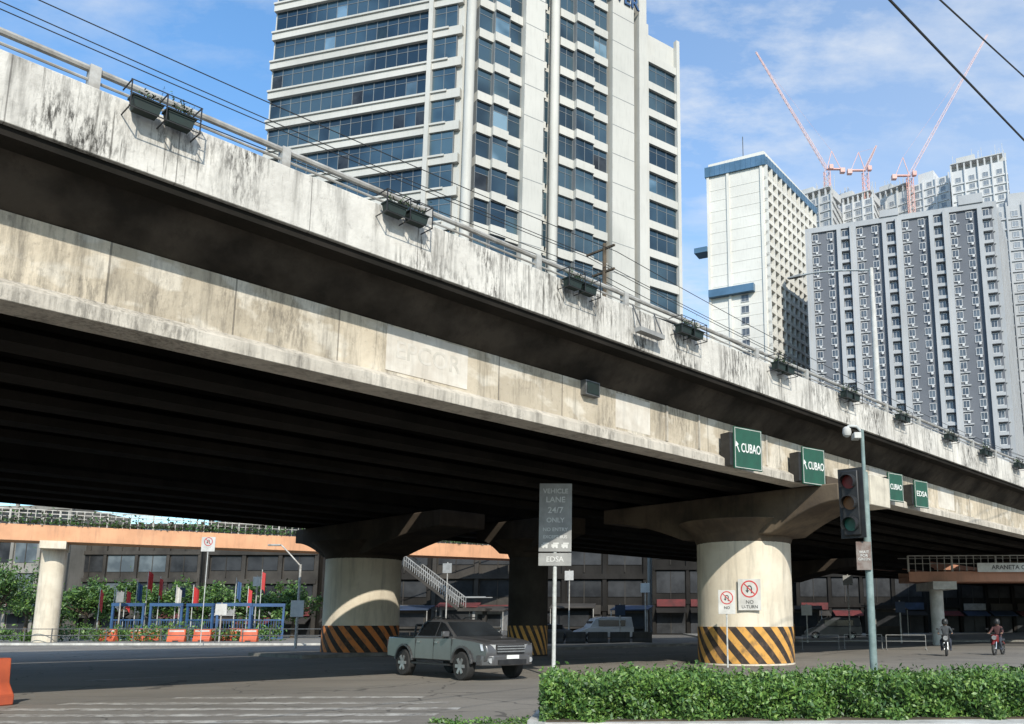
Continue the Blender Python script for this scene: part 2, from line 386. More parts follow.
md=MB(); md.prism_z([(-1.1,12.98),(30,12.7),(30,17.6),(-1.2,15.9),(-1.4,15.5),(-1.4,13.3)],.0,.13,0); md.hexa([(-1.1,13.1,.1),(29.8,14.9,.1),(29.8,17.0,.1),(-1.1,15.4,.1),(-1.1,13.1,.15),(29.8,14.9,.15),(29.8,17.0,.15),(-1.1,15.4,.15)],1)
thing('median','planted traffic median with pale concrete kerb',None,mesh=md.mesh('median',['kerb','soil']),kind='structure')
def island(cs,cn,ls,ln):
    m=MB(); m.box(-ls,ls,-ln,ln,0,.15,0); m.box(-ls+.2,ls-.2,-ln+.2,ln-.2,.1,.156,1)
    thing('kerbed_island','concrete kerbed traffic island around the pier',None,B(cs,cn),BR,mesh=m.mesh('kerbed_island',['kerbdull','pave']),kind='structure')
island(33,38.6,14,2.6)
m=MB(); m.box(-110,-8,60,100,0,.15,0); m.box(-109.8,-8.2,60.2,99.8,.1,.156,1)
thing('pavement','pale concrete pavement behind the junction',None,mesh=m.mesh('pavement',['kerb','pave']),kind='structure')
m=MB(); m.box(8,140,70,120,0,.15,0); m.box(8.2,139.8,70.2,119.8,.1,.156,1)
thing('pavement','concrete pavement beside the shopfronts',None,mesh=m.mesh('pavement',['kerbdull','pave']),kind='structure')

# ------------------------------------------------------------ flyover (two decks with a narrow slot between)
S0,S1=-45,190
fly=thing('flyover','long weathered concrete road flyover on round piers','flyover',(0,0,0),BR)
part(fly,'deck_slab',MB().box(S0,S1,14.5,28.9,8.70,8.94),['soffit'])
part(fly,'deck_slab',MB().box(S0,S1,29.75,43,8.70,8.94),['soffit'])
m=MB()
m.prism_x([(14.40,8.86),(14.72,8.86),(14.72,9.1),(14.66,9.98),(14.42,9.98)],S0,S1)
m.box(S0,S1,14.72,15.3,8.94,9.12)
part(fly,'parapet',m,['parapet'],bevel=.015,label='cream concrete parapet with dark rain streaks')
part(fly,'parapet',MB().box(S0,S1,42.75,43.0,8.94,9.9),['parapet'])
part(fly,'slab_shadow_band',MB().prism_x([(14.95,8.70),(15.6,8.05),(15.7,8.02),(15.9,8.02),(15.9,8.70)],S0,S1),['shadowband'],label='dark strip of painted shadow and grime under the slab edge')  # added strip, its dark colour carries the slab overhang's shadow
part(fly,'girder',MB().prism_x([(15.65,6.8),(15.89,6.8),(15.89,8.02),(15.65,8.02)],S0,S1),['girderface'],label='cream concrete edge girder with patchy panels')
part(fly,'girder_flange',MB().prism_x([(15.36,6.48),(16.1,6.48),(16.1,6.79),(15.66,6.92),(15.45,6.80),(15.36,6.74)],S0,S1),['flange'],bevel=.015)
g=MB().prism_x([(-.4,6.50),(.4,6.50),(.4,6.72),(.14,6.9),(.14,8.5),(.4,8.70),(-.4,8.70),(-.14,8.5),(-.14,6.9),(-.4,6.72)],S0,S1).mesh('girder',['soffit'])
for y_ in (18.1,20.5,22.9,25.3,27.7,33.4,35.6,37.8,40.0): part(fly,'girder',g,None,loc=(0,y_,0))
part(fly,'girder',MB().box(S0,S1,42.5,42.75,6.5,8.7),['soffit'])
for i,s in enumerate([-24,-12,0,10,40,51,76,88,100]):
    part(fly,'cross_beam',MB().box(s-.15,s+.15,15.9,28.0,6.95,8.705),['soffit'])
part(fly,'repainted_panel',MB().box(9.75,11.95,15.635,15.65,6.98,7.98),['patch'])
tt=text(fly,'EPCOR',.56,(10.85,15.634,7.48),'faded',ext=.003)
part(fly,'service_box',MB().box(15.75,16.3,15.45,15.65,7.62,8.02).box(15.8,16.25,15.43,15.45,7.66,7.98,1),['steelgrey','planter'])
for s in (19.4,21.0,24.9,31.0,38,44): part(fly,'drain_pipe',MB().box(s-.035,s+.035,15.59,15.65,6.93,8.01),['flange'])
for s,w_,h_ in ((17.9,1.5,.98),(24.2,.8,.98),(33.6,1.6,.98),(41,2,.98)):
    part(fly,'plaster_patch',MB().box(s-w_/2,s+w_/2,15.644,15.65,6.98,6.98+h_),['patch'])
part(fly,'rail',MB().cyl((S0,14.55,10.33),(S1,14.55,10.33),.06,n=8),['railmetal'])
part(fly,'rail',MB().cyl((S0,14.55,10.14),(S1,14.55,10.14),.025,n=6),['railmetal'])
post=MB().box(-.08,.08,-.09,.09,0,.4).mesh('rail_post',['railmetal'])
for i in range(60): part(fly,'rail_post',post,None,loc=(-6.1+3.2*i,14.55,9.98))
def planter(s,seed,n=260):
    r=np.random.default_rng(seed)
    pl=thing('planter','dark hanging planter boxes with sparse shrubs on the parapet','planter',B(s,14.36,9.97+r.uniform(-.04,.04)),BR,'planters hung along the parapet')
    bx=MB()
    for x0 in(-.56,.04):
        bx.prism_y([(x0+.05,-.27),(x0+.46,-.27),(x0+.51,-.04),(x0,-.04)],-.32,-.06,0)
        bx.box(x0-.02,x0+.53,-.34,-.04,-.06,-.03,0)
    part(pl,'planter_box',bx,['planter'])
    br=MB()
    for xx in (-.62,0,.62):
        br.beam((xx,-.38,-.33),(xx,.1,-.33),.02); br.beam((xx,-.38,-.33),(xx,-.38,.2),.02); br.beam((xx,-.38,.2),(xx,.12,.2),.02)
    for zz_ in(-.33,-.06,.2): br.beam((-.64,-.38,zz_),(.64,-.38,zz_),.016)
    part(pl,'bracket',br,['black'])
    K=[]
    for c in range(6):
        cx=r.uniform(-.5,.5); K.append(r.normal(size=(n//9,3))*np.array([.06,.05,.04+.04*r.random()])+np.array([cx,-.2,.02+.10*r.random()]))
    for c in range(7):
        cx=r.uniform(-.55,.55); tx=cx+r.uniform(-.25,.25); k=np.linspace(0,1,12)[:,None]
        K.append(np.array([cx,-.2,0])+k*np.array([tx-cx,r.uniform(-.2,.1),r.uniform(.15,.38)]))
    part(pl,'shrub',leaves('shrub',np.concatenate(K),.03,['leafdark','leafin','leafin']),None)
    sc=r.uniform(.85,1.); pl.scale=(sc,sc,sc)
for i in range(0,22): planter(4.55+4.8*i+random.uniform(-.3,.3),i)
tb=thing('cable_tray','grey weathered metal tray hanging on the parapet','metal tray',B(16.9,14.3,9.35),BR)
part(tb,'tray',MB().box(-.5,.5,-.25,-.02,-.12,.0),['boardgrey'])
for x_ in(-.45,.45): part(tb,'hanger',MB().beam((x_,-.2,0),(x_,.1,.7),.03),['steelgrey'])

# piers
def pier(s,nd,r,cap_prof,ct,lab,colm='pier',stripe='stripe',half=1.25,cm='cap'):
    p=thing('bridge_pier',lab,'bridge pier',B(s,nd),BR,'round piers carrying the flyover')
    part(p,'column',MB().lathe([(r+.03,0),(r+.03,.05),(r,.06),(r,ct)],48),[colm])
    if stripe:
        part(p,'hazard_band',MB().lathe([(r+.02,.07),(r+.02,1.42)],48),[stripe])
    m=MB()
    m.prism_x([(y-nd,z) for y,z in cap_prof],-half,half)
    m.lathe([(r+.01,ct-.25),(r+.08,ct-.05),(r+.2,ct+.15),(r+.42,ct+.36),(r+.75,ct+.6)],40)
    part(p,'pier_cap',m,[cm],bevel=.05)
    if nd<20:
        part(p,'bearing_block',MB().box(.7,2.3,13.9-nd,14.9-nd,5.85,7.0),['capend'],bevel=.03)
        part(p,'bearing_block',MB().box(-half+.5,half+.6,14.9-nd,15.3-nd,6.3,6.85),['cap'])
    return p
def flare(nd,a,b,r,z0,z1,top):
    L=[(nd+a+(-r-a)*t, z1-(z1-z0)*(t**1.7)) for t in np.linspace(0,1,8)] if a<-r else []
    Rr=[(nd+r+(b-r)*t, z0+(z1-z0)*(1-(1-t)**1.7)) for t in np.linspace(0,1,8)]
    return L+Rr+[(nd+b,top),(nd+a,top)]
near=lambda nd:flare(nd,14.2-nd,6.5,2.1,4.85,5.85,6.47)
far=lambda nd:flare(nd,-8.,4.9,1.9,4.85,5.75,6.47)
pier(28.5,19.1,1.85,near(19.1),4.85,'round cream pier with black and yellow striped base in sunlight')
pier(74,19.1,1.85,near(19.1),4.85,'round cream bridge pier with wide hammerhead cap')
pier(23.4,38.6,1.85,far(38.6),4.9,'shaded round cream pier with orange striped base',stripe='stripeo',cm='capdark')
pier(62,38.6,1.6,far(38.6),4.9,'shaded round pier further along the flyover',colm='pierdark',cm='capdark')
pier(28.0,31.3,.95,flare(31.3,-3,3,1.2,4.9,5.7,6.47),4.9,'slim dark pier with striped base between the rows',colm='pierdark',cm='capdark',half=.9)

def cubao(s,w_,h_,word,arrow,z=7.08):
    t=thing('direction_sign','green direction sign bolted to the flyover girder','road sign',B(s,14.95,z),R(37),'green direction signs on the flyover')
    part(t,'board',MB().box(-w_/2,w_/2,-.03,.03,-h_/2,h_/2),['green'],bevel=.008)
    m=MB(); b=.03
    for (x0,x1,z0,z1) in((-w_/2+b,w_/2-b,h_/2-b-.02,h_/2-b),(-w_/2+b,w_/2-b,-h_/2+b,-h_/2+b+.02),(-w_/2+b,-w_/2+b+.02,-h_/2+b+.02,h_/2-b-.02),(w_/2-b-.02,w_/2-b,-h_/2+b+.02,h_/2-b-.02)):
        m.box(x0,x1,-.036,-.03,z0,z1)
    part(t,'border',m,['offwhite'])
    part(t,'bracket',MB().box(-w_/2-.14,-w_/2+.1,.03,.45,-h_/2+.1,h_/2-.2),['black'])
    part(t,'bracket',MB().box(w_/2-.3,w_/2-.1,.03,.8,-.2,.2),['black'])
    k=w_/1.22
    tx=.11*k if arrow else 0
    tob=text(t,word,.40*k,(tx,-.038,.0),'white',ext=.005)
    vx=[v.co.x for v in tob.data.vertices]; tw_=max(vx)-min(vx)
    tob.scale=(min(1.,w_*(.70 if arrow else .80)/tw_),1,1)
    if arrow:
        a=MB(); a.beam((-.40*k,-.037,-.14*k),(-.50*k,-.037,.06*k),.01,.04)
        a.prism_y([(-.56*k,.02),(-.43*k,.10*k),(-.545*k,.2*k)],-.042,-.032)
        part(t,'arrow',a,['white'])
    return t
cubao(22.7,1.26,1.36,'CUBAO',True)
cubao(26.9,1.2,1.34,'CUBAO',True)
cubao(33.7,1.0,1.2,'CUBAO',False,7.12)
cubao(36.3,1.0,1.2,'EDSA',False,7.12)

def bridge_lamp(s):
    t=thing('street_lamp','tall grey street lamp standing on the flyover parapet','street lamp',B(s,14.85,8.94),BR,'street lamps along the flyover')
    part(t,'pole',MB().cyl((0,0,0),(0,0,7.4),.15,.085,12).box(-.18,.18,-.18,.18,0,.05),['offwhite'])
    pts=[Vector((0,0,7.3))+Vector((0,3.4*k/10,.75*math.sin(k/10*1.35))) for k in range(11)]
    part(t,'arm',MB().tube(pts,.045),['polewhite'])
    part(t,'lamp_head',MB().hexa([(-.12,3.3,7.95),(.12,3.3,7.95),(.09,4.0,8.02),(-.09,4.0,8.02),(-.1,3.3,8.08),(.1,3.3,8.08),(.06,4.0,8.1),(-.06,4.0,8.1)]),['boardgrey'],bevel=.02)
    return t
bridge_lamp(32.3); bridge_lamp(66); bridge_lamp(100)
up=thing('utility_pole','dark utility pole carrying cables beside the flyover','utility pole',B(21.3,20,8.94),BR)
part(up,'pole',MB().cyl((0,0,0),(0,0,6.3),.10,.07,10),['bark'])
part(up,'crossarm',MB().beam((0,-.5,6.1),(0,.9,6.1),.07),['bark']); part(up,'crossarm',MB().beam((0,-.5,5.2),(0,.6,5.2),.07),['bark'])
def cable(a,b,r,sag,lab='black overhead cable strung along the flyover'):
    a=Vector(a);b=Vector(b); n=24
    pts=[a.lerp(b,i/n)-Vector((0,0,sag*4*(i/n)*(1-i/n))) for i in range(n+1)]
    thing('power_cable',lab,'cable',mesh=MB().tube(pts,r,6).mesh('power_cable',['cable']),group='overhead cables')
for nd,z0,z1 in ((20.6,13.95,14.2),(20.6,14.15,14.4),(19.4,14.6,14.75),(20.9,15.2,15.0),(20.9,15.5,15.1)):
    cable(B(-30,nd,z0+.6),B(21.3,nd,z1),.013,.7); 
    cable(B(21.3,nd,z1),B(90,nd,z0+.3),.013,1.2)
p=Vector((3.95,10.7,10.24)); q=Vector((8.2,15.8,11.35)); cable(p-(q-p)*2,q+(q-p)*4,.021,.15,'thick black overhead cable crossing above the road')
p=Vector((.382*11,.8886*11,.7204*11+1.6)); q=Vector((.475*14,.9*14,.6325*14+1.6)); cable(p-(q-p)*2,q+(q-p)*8,.013,.1,'thin black overhead cable crossing above the road')

# ------------------------------------------------------------ hedge
x0h,x1h=-1.2,11.5
n=62000
px=rng.uniform(x0h,x1h,n)
hy=lambda x:13.12+.058*(x-x0h)
yf=hy(px)
py=yf+rng.uniform(0,2.1,n)
ht=.69
top=ht+.06*np.sin(px*2.1)+.05*np.sin(px*5.3+1)+.05*np.sin(px*1.1+py*3)+.05*np.sin(px*11+py*5)+rng.normal(size=n)*.055
u=rng.random(n); pz=np.where(u<.5, top-np.abs(rng.normal(size=n))*.10, rng.uniform(.06,ht,n))
front=u>.5; bul=.09*np.sin(px*4.1)+.07*np.sin(pz*9+px*7)+.07*np.sin(px*9.3+2)
py=np.where(front, np.where(rng.random(n)<.82,yf+.04+np.abs(rng.normal(size=n))*.11+bul,yf+2.1),py)
P3=np.stack([px,py,pz],1); endm=rng.random(n)<.035; P3[endm,0]=x0h+np.abs(rng.normal(size=endm.sum()))*.14-.08*np.sin(P3[endm,1]*6)
hd=thing('hedge','loose leafy green hedge growing on the median','hedge')
part(hd,'foliage',leaves('foliage',P3,.040,['leaf','leafdark','leaf']),None)
ha,hb_=hy(x0h),hy(x1h)
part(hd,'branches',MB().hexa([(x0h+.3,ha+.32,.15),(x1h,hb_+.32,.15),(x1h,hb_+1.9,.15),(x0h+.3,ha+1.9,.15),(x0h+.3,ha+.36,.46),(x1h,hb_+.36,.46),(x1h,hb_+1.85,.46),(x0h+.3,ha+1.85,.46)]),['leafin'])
k=[]
for i in range(620):
    cx=rng.uniform(x0h,x1h); cy=hy(cx)+rng.uniform(.05,2.); hh=rng.uniform(.04,.22); tx=rng.normal()*.08; ty=rng.normal()*.06
    for j in range(8): k.append((cx+rng.normal()*.022+tx*j/8,cy+rng.normal()*.022+ty*j/8,ht-.02+hh*j/8))
part(hd,'foliage',leaves('sprigs',np.array(k),.036,['leaf']),None)
k=[]
for cx,cy,rr in((-1.75,13.9,.3),(-2.2,14.05,.22),(-2.6,13.95,.15),(-1.6,14.3,.25),(-2.9,14.1,.12)):
    c=rng.normal(size=(120,3))*np.array([rr*.7,rr*.3,.03])+np.array([cx,cy,.03]); c[:,2]=np.abs(c[:,2]); k.append(c)
thing('weeds','low green weeds on the median end',None,mesh=leaves('weeds',np.concatenate(k),.03,['leaf','leafdark']),kind='stuff')

# ------------------------------------------------------------ signs and signals near hedge
t=thing('information_sign','tall grey lettered traffic board on a white pole','road sign',at(-.0776,25),R(2))
part(t,'pole',MB().cyl((0,.06,0),(0,.06,5.6),.06,n=12),['polewhite'])
part(t,'board',MB().box(-.49,.49,-.03,.0,3.66,5.72),['boardgrey'],bevel=.01)
part(t,'lower_board',MB().box(-.49,.49,-.03,.0,3.24,3.62),['boardgrey'],bevel=.01)
for s_,z_,sz in (('VEHICLE',5.48,.2),('LANE',5.22,.24),('24/7',4.9,.26),('ONLY',4.6,.2),('NO ENTRY',4.32,.15),('EXCEPT BUS',4.1,.13)): text(t,s_,sz,(0,-.034,z_),'textpale')
for x_ in(-.3,0,.3): part(t,'symbol',MB().box(x_-.11,x_+.08,-.035,-.03,3.80,3.88).box(x_-.06,x_+.11,-.035,-.03,3.885,3.93).cyl((x_-.05,-.04,3.79),(x_-.05,-.031,3.79),.035,n=10).cyl((x_+.05,-.04,3.79),(x_+.05,-.031,3.79),.035,n=10),['textpale'])
text(t,'EDSA',.22,(0,-.034,3.43),'textpale')

t=thing('traffic_light','black traffic signal head on a green-grey steel pole','traffic light',at(.296,16.2),0)
part(t,'pole',MB().cyl((0,0,0),(0,0,4.5),.07,n=14).cyl((0,0,4.5),(0,0,5.35),.035,n=10).lathe([(.16,.0),(.16,.25)],12),['polegreen'])
hd_=part(t,'signal_head',MB().box(-.1,.1,-.17,.17,0,1.26),['black'],loc=(-.27,-.08,3.24),rot=(0,R(-2),R(52)),bevel=.02)
part(hd_,'back_plate',MB().box(-.04,-.01,-.25,.25,-.05,1.31),['black'])
for i,mm in enumerate(('greenlens','amber','redlens')):
    z=.22+.41*i
    v=MB(); nn=16
    for a_ in range(nn):
        t0=-math.pi*.2+math.pi*1.4*a_/nn; t1=-math.pi*.2+math.pi*1.4*(a_+1)/nn
        c0,s0_,c1,s1_=math.cos(t0)*.145,math.sin(t0)*.145,math.cos(t1)*.145,math.sin(t1)*.145
        v.hexa([(-.1,c0,z+s0_),(-.27,c0,z+s0_-.02),(-.27,c1,z+s1_-.02),(-.1,c1,z+s1_),(-.1,c0*1.06,z+s0_*1.06),(-.27,c0*1.06,z+s0_*1.06-.02),(-.27,c1*1.06,z+s1_*1.06-.02),(-.1,c1*1.06,z+s1_*1.06)])
    part(hd_,'visor',v,['black']); part(hd_,'lens',MB().cyl((-.12,0,z),(-.09,0,z),.135,n=24),[mm])
part(t,'bracket',MB().beam((0,0,3.4),(-.22,-.04,3.4),.04),['black']); part(t,'bracket',MB().beam((0,0,4.3),(-.22,-.04,4.3),.04),['black'])
part(t,'plate',MB().box(-.26,.03,-.12,-.1,2.58,3.12),['brownboard'])
text(t,'WAIT\nFOR\nGREEN',.075,(-.115,-.124,2.85),'offwhite')
m=MB().tube([(0,0,5.3),(-.1,0,5.42),(-.25,0,5.43),(-.3,0,5.38)],.025,8); part(t,'arm',m,['polewhite'])
m=MB().lathe([(.04,.12),(.08,.08),(.09,0),(.07,-.06),(.03,-.09)],14,c=(-.3,0,5.29)); part(t,'camera_dome',m,['offwhite'])
part(t,'camera_box',MB().cbox((-.14,-.08,5.2),(.14,.24,.12)),['offwhite'],bevel=.01)

def round_sign(name,loc,rot,zc,w_,h_,txt,lab,pole=True):
    t=thing(name,lab,'road sign',loc,rot)
    if pole: part(t,'pole',MB().cyl((0,.04,0),(0,.04,zc+h_/2),.03,n=8),['polewhite'])
    part(t,'board',MB().box(-w_/2,w_/2,-.02,.0,zc-h_/2,zc+h_/2),['offwhite'],bevel=.006)
    r=min(w_*.38,h_*.3); zz0=zc+h_*.18; m=MB(); nn=28
    for i in range(nn):
        a0=2*math.pi*i/nn;a1=2*math.pi*(i+1)/nn
        q=lambda a,rr,y:(rr*math.cos(a),y,zz0+rr*math.sin(a))
        m.hexa([q(a0,r,-.026),q(a1,r,-.026),q(a1,r,-.02),q(a0,r,-.02),q(a0,r*.84,-.026),q(a1,r*.84,-.026),q(a1,r*.84,-.02),q(a0,r*.84,-.02)])
    m.beam((-r*.58,-.0235,zz0+r*.58),(r*.58,-.0235,zz0-r*.58),.005,r*.14)
    part(t,'prohibition_ring',m,['red'])
    s=MB(); pr=r*.24; cw=r*.15
    pts=[(pr*math.cos(a),-.0215,zz0+r*.12+pr*math.sin(a)) for a in np.linspace(0,math.pi,9)]
    pts=[(pr,-.0215,zz0-r*.5)]+pts+[(-pr,-.0215,zz0-r*.2)]
    for a,b in zip(pts[:-1],pts[1:]): s.beam(a,b,.003,cw)
    s.prism_y([(-pr-r*.22,zz0-r*.15),(-pr+r*.22,zz0-r*.15),(-pr,zz0-r*.48)],-.023,-.0202)
    part(t,'symbol',s,['textblack'])
    if txt:
        text(t,txt[0],h_*.16,(0,-.024,zc-h_*.24),'textblack')
        if len(txt)>1: text(t,txt[1],h_*.14,(0,-.024,zc-h_*.39),'textblack')
    return t
round_sign('prohibition_sign',at(.126,30.4),R(5),2.3,.62,.85,['NO'],'white prohibition sign on thin pole beside the pier')
p0=B(28.5,19.1); d_=Vector((-p0[0],-p0[1],0)).normalized()*1.93
round_sign('prohibition_sign',(p0[0]+d_.x+.18,p0[1]+d_.y-.03,0),R(-6),2.6,.84,1.16,['NO','U-TURN'],'white prohibition sign fixed on the cream pier',pole=False)

def jersey(loc,rot,lab,sc=1.,strip=True):
    t=thing('plastic_barrier',lab,'traffic barrier',loc,rot,'plastic road barriers')
    m=MB().prism_x([(-.3,0),(.3,0),(.3,.2),(.13,.45),(.1,.95),(-.1,.95),(-.13,.45),(-.3,.2)],-.6,.6)
    o=part(t,'barrier_body',m,['orange'],bevel=.03)
    part(t,'foot_recess',MB().box(-.2,.2,-.305,-.295,.0,.1),['black'])
    if strip: part(t,'reflective_strip',MB().box(-.5,.5,-.118,-.108,.72,.84),['offwhite'])
    t.scale=(sc,sc,sc); return t
jersey(at(-.748,16.4),R(72),'faded orange plastic water barrier on the road',.95,False)
for b_,d_2,r_ in((-.565,66,5),(-.49,64,10),(-.45,67,-4),(-.548,67,2),(-.47,66,0),(-.52,63,12),(-.60,64,-6),(-.435,63,8)): jersey(at(b_,d_2,.15),R(r_),'orange plastic barrier standing on the far pavement')

# ------------------------------------------------------------ pickup truck
def arch(cx,cz,r,z0):
    a0=math.asin((z0-cz)/r); out=[]
    for i in range(11):
        a=(math.pi-a0)+(2*a0-math.pi)*(i/10)
        out.append((cx+r*math.cos(a),cz+r*math.sin(a)))
    return out
def make_wheel(parent,x,y,r=.39,w_=.26,side=1):
    t=MB(); t.lathe([(r*.62,-w_/2),(r*.93,-w_/2),(r,-w_/2+.04),(r,w_/2-.04),(r*.93,w_/2),(r*.62,w_/2)],28)
    wh=part(parent,'wheel',MB().cyl((0,0,-.02),(0,0,.02),r*.3,n=12),['black'],loc=(x,y,r),rot=(R(-90*side),0,0))
    part(wh,'tyre',t,['tyre'])
    rm=MB().lathe([(r*.62,-w_/2+.03),(r*.62,w_/2-.02),(r*.54,w_/2-.04),(r*.5,w_/2-.10)],24)
    for i in range(6):
        a=math.pi*2*i/6; rm.beam((0,0,w_/2+.0),(math.cos(a)*r*.58,math.sin(a)*r*.58,w_/2+.01),.09*r/.39,.03)
    rm.cyl((0,0,w_/2-.1),(0,0,w_/2+.02),r*.16,n=12)
    part(wh,'rim',rm,['alloy'])
    return wh
def pickup(loc,rot):
    t=thing('pickup_truck','silver-grey four-door pickup truck driving out from under the flyover','pickup truck',loc,rot)
    out=[(-2.62,.55)]+[(-2.1,.5)]+arch(-1.58,.42,.48,.5)+arch(1.62,.42,.48,.5)+[(2.5,.46),(2.62,.56),(2.66,.8),(2.6,.98),(2.42,1.06),(1.9,1.12),(1.2,1.17),(-1.0,1.15),(-2.62,1.15),(-2.66,.8)]
    def fy(x,z):
        k=1.
        if x>1.9: k-=.16*((x-1.9)/.75)**2
        if z>1.0: k-=.03
        return k
    m=MB().prism_y(out,-.92,.92,0,fy); part(t,'body',m,['truck'],bevel=.04)
    for cx in(-1.58,1.62):
        pts=[(cx+.5*math.cos(a),.42+.5*math.sin(a)) for a in np.linspace(0.1,math.pi-.1,12)]
        for sy in(-1,1):
            f_=MB()
            for a,b in zip(pts[:-1],pts[1:]): f_.beam((a[0],sy*.92,a[1]),(b[0],sy*.92,b[1]),.06,.06)
            part(t,'wheel_arch',f_,['truck'])
    part(t,'bonnet',MB().hexa([(1.25,-.62,1.1),(2.45,-.5,.98),(2.45,.5,.98),(1.25,.62,1.1),(1.25,-.55,1.195),(2.35,-.42,1.09),(2.35,.42,1.09),(1.25,.55,1.195)]),['truck'],bevel=.02)
    lo=[(1.22,1.15),(.42,1.60),(.10,1.67),(-.6,1.66),(-.82,1.58),(-1.06,1.13)]
    def cw(z): return .87-.20*(z-1.14)/.55
    m=MB(); n_=len(lo)
    vs=[(x,-cw(z),z) for x,z in lo]+[(x,cw(z),z) for x,z in lo]
    m.add(vs,[(i,(i+1)%n_,n_+(i+1)%n_,n_+i) for i in range(n_)]+[tuple(range(n_-1,-1,-1)),tuple(range(n_,2*n_))])
    part(t,'cabin',m,['truck'],bevel=.03)
    e=.012
    def sidewin(pl,sy):
        vs=[(x,sy*(cw(z)+e),z) for x,z in pl]+[(x,sy*(cw(z)-.01),z) for x,z in pl]; k=len(pl)
        return MB().add(vs,[(i,(i+1)%k,k+(i+1)%k,k+i) for i in range(k)]+[tuple(range(k-1,-1,-1)),tuple(range(k,2*k))])
    for sy in(-1,1):
        part(t,'window',sidewin([(1.05,1.20),(.44,1.54),(.18,1.60),(.14,1.20)],sy),['glassdark'])
        part(t,'window',sidewin([(.09,1.20),(.12,1.60),(-.56,1.60),(-.72,1.54),(-.88,1.20)],sy),['glassdark'])
        for x_ in(.28,-.7): part(t,'door_handle',MB().box(x_-.08,x_+.08,sy*.925-.02,sy*.925+.02,1.0,1.04),['chrome'])
        part(t,'mirror',MB().box(.82,.95,sy*1.0-.11,sy*1.0+.11,1.17,1.34),['truck'],bevel=.03)
        for x_ in(1.08,.12,-.92): part(t,'door_gap',MB().box(x_-.008,x_+.008,sy*.918-.006,sy*.918+.006,.54,1.13),['black'])
        part(t,'running_board',MB().box(-1.0,1.05,sy*.92-.06,sy*.92+.1,.38,.43),['black'])
        part(t,'headlight',MB().hexa([(2.5,sy*.5,.82),(2.36,sy*.86,.82),(2.3,sy*.84,.82),(2.4,sy*.5,.82),(2.52,sy*.5,.98),(2.3,sy*.875,1.0),(2.2,sy*.84,1.0),(2.4,sy*.5,.98)]),['lampglass'],loc=(.14,0,-.0))
        part(t,'fog_lamp',MB().cyl((2.62,sy*.66,.56),(2.69,sy*.66,.56),.07,n=12),['lampglass'])
        part(t,'tail_light',MB().box(-2.67,-2.6,sy*.84-.06,sy*.84+.05,.78,1.06),['redlens'])
        part(t,'roof_rail',MB().tube([(.2,sy*.56,1.67),(.1,sy*.56,1.72),(-.55,sy*.56,1.72),(-.65,sy*.56,1.67)],.016),['black'])
    vs=[(1.16,-.78,1.20),(1.16,.78,1.20),(.47,.68,1.595),(.47,-.68,1.595)]
    part(t,'windscreen',MB().add(vs+[(x-.03,y,z-.03) for x,y,z in vs],[(0,1,2,3),(4,7,6,5),(0,4,5,1),(1,5,6,2),(2,6,7,3),(3,7,4,0)]),['glassdark'])
    part(t,'grille',MB().box(2.6,2.68,-.46,.46,.73,.97),['black'],bevel=.015)
    for z_ in(.78,.85,.92): part(t,'grille_bar',MB().box(2.68,2.695,-.46,.46,z_,z_+.03),['chrome'])
    part(t,'bumper',MB().prism_z([(2.5,-.86),(2.72,-.6),(2.76,0),(2.72,.6),(2.5,.86),(2.3,.9),(2.3,-.9)],.42,.70),['truck'],bevel=.03)
    part(t,'air_intake',MB().box(2.6,2.775,-.46,.46,.46,.58),['black'])
    part(t,'number_plate',MB().box(2.755,2.785,-.2,.2,.6,.7),['white'])
    part(t,'truck_bed',MB().box(-2.5,-1.15,-.78,.78,1.14,1.165),['black'])
    part(t,'sports_bar',MB().tube([(-1.25,.75,1.14),(-1.35,.66,1.5),(-1.35,-.66,1.5),(-1.25,-.75,1.14)],.035),['black'])
    for x_ in(-1.58,1.62):
        make_wheel(t,x_,.82,side=1); make_wheel(t,x_,-.82,side=-1)
    return t
pickup((-4.83,25.9,.004),R(-47))

def car(loc,rot,paint,lab,van=False,L=4.4):
    t=thing('van' if van else 'parked_car',lab,'van' if van else 'car',loc,rot,'vehicles parked beyond the flyover')
    h=L/2
    out=[(-h,.4)]+arch(-h+.85,.33,.38,.34)+arch(h-.9,.33,.38,.34)+[(h,.4),(h,.75),(h-.15,.9)]
    if van: out+=[(h-.9,1.15),(h-1.6,1.2),(-h,1.2)]
    else: out+=[(h-1.1,1.0),(-h+.2,1.0),(-h,.9)]
    part(t,'body',MB().prism_y(out,-.86,.86),[paint],bevel=.04)
    if van: cp=[(h-.95,1.15),(h-1.5,1.85),(h-2.,2.0),(-h+.15,2.0),(-h+.03,1.2)]
    else: cp=[(h-1.15,.99),(h-1.9,1.42),(-h+1.1,1.45),(-h+.4,1.0)]
    part(t,'cabin',MB().prism_y(cp,-.84,.84,0,lambda x,z:1-.15*max(0,z-1.)),[paint],bevel=.04)
    zt=1.75 if van else 1.38; zb=1.25 if van else 1.04
    for sy in(-1,1): part(t,'window',MB().box(-h+.75,h-1.75,sy*.8-.05,sy*.8+.05,zb,zt),['glassdark'])
    part(t,'windscreen',MB().box(h-1.62,h-1.2,-.68,.68,zb,zt-.08),['glassdark'])
    for x_ in(-h+.85,h-.9):
        for sy in(-1,1): make_wheel(t,x_,sy*.76,.32,.2,sy)
    for sy in(-1,1): part(t,'headlight',MB().box(h-.05,h+.02,sy*.65-.14,sy*.65+.14,.62,.76),['lampglass'])
    return t
car(at(-.02,70),R(200),'carwhite','pale parked van under the far side of the flyover',True,4.8)
car(at(-.09,68),R(190),'cardark','dark parked car by the shopfronts')
car(at(.25,78),R(170),'cardark','dark passenger van in the shade',True,5)

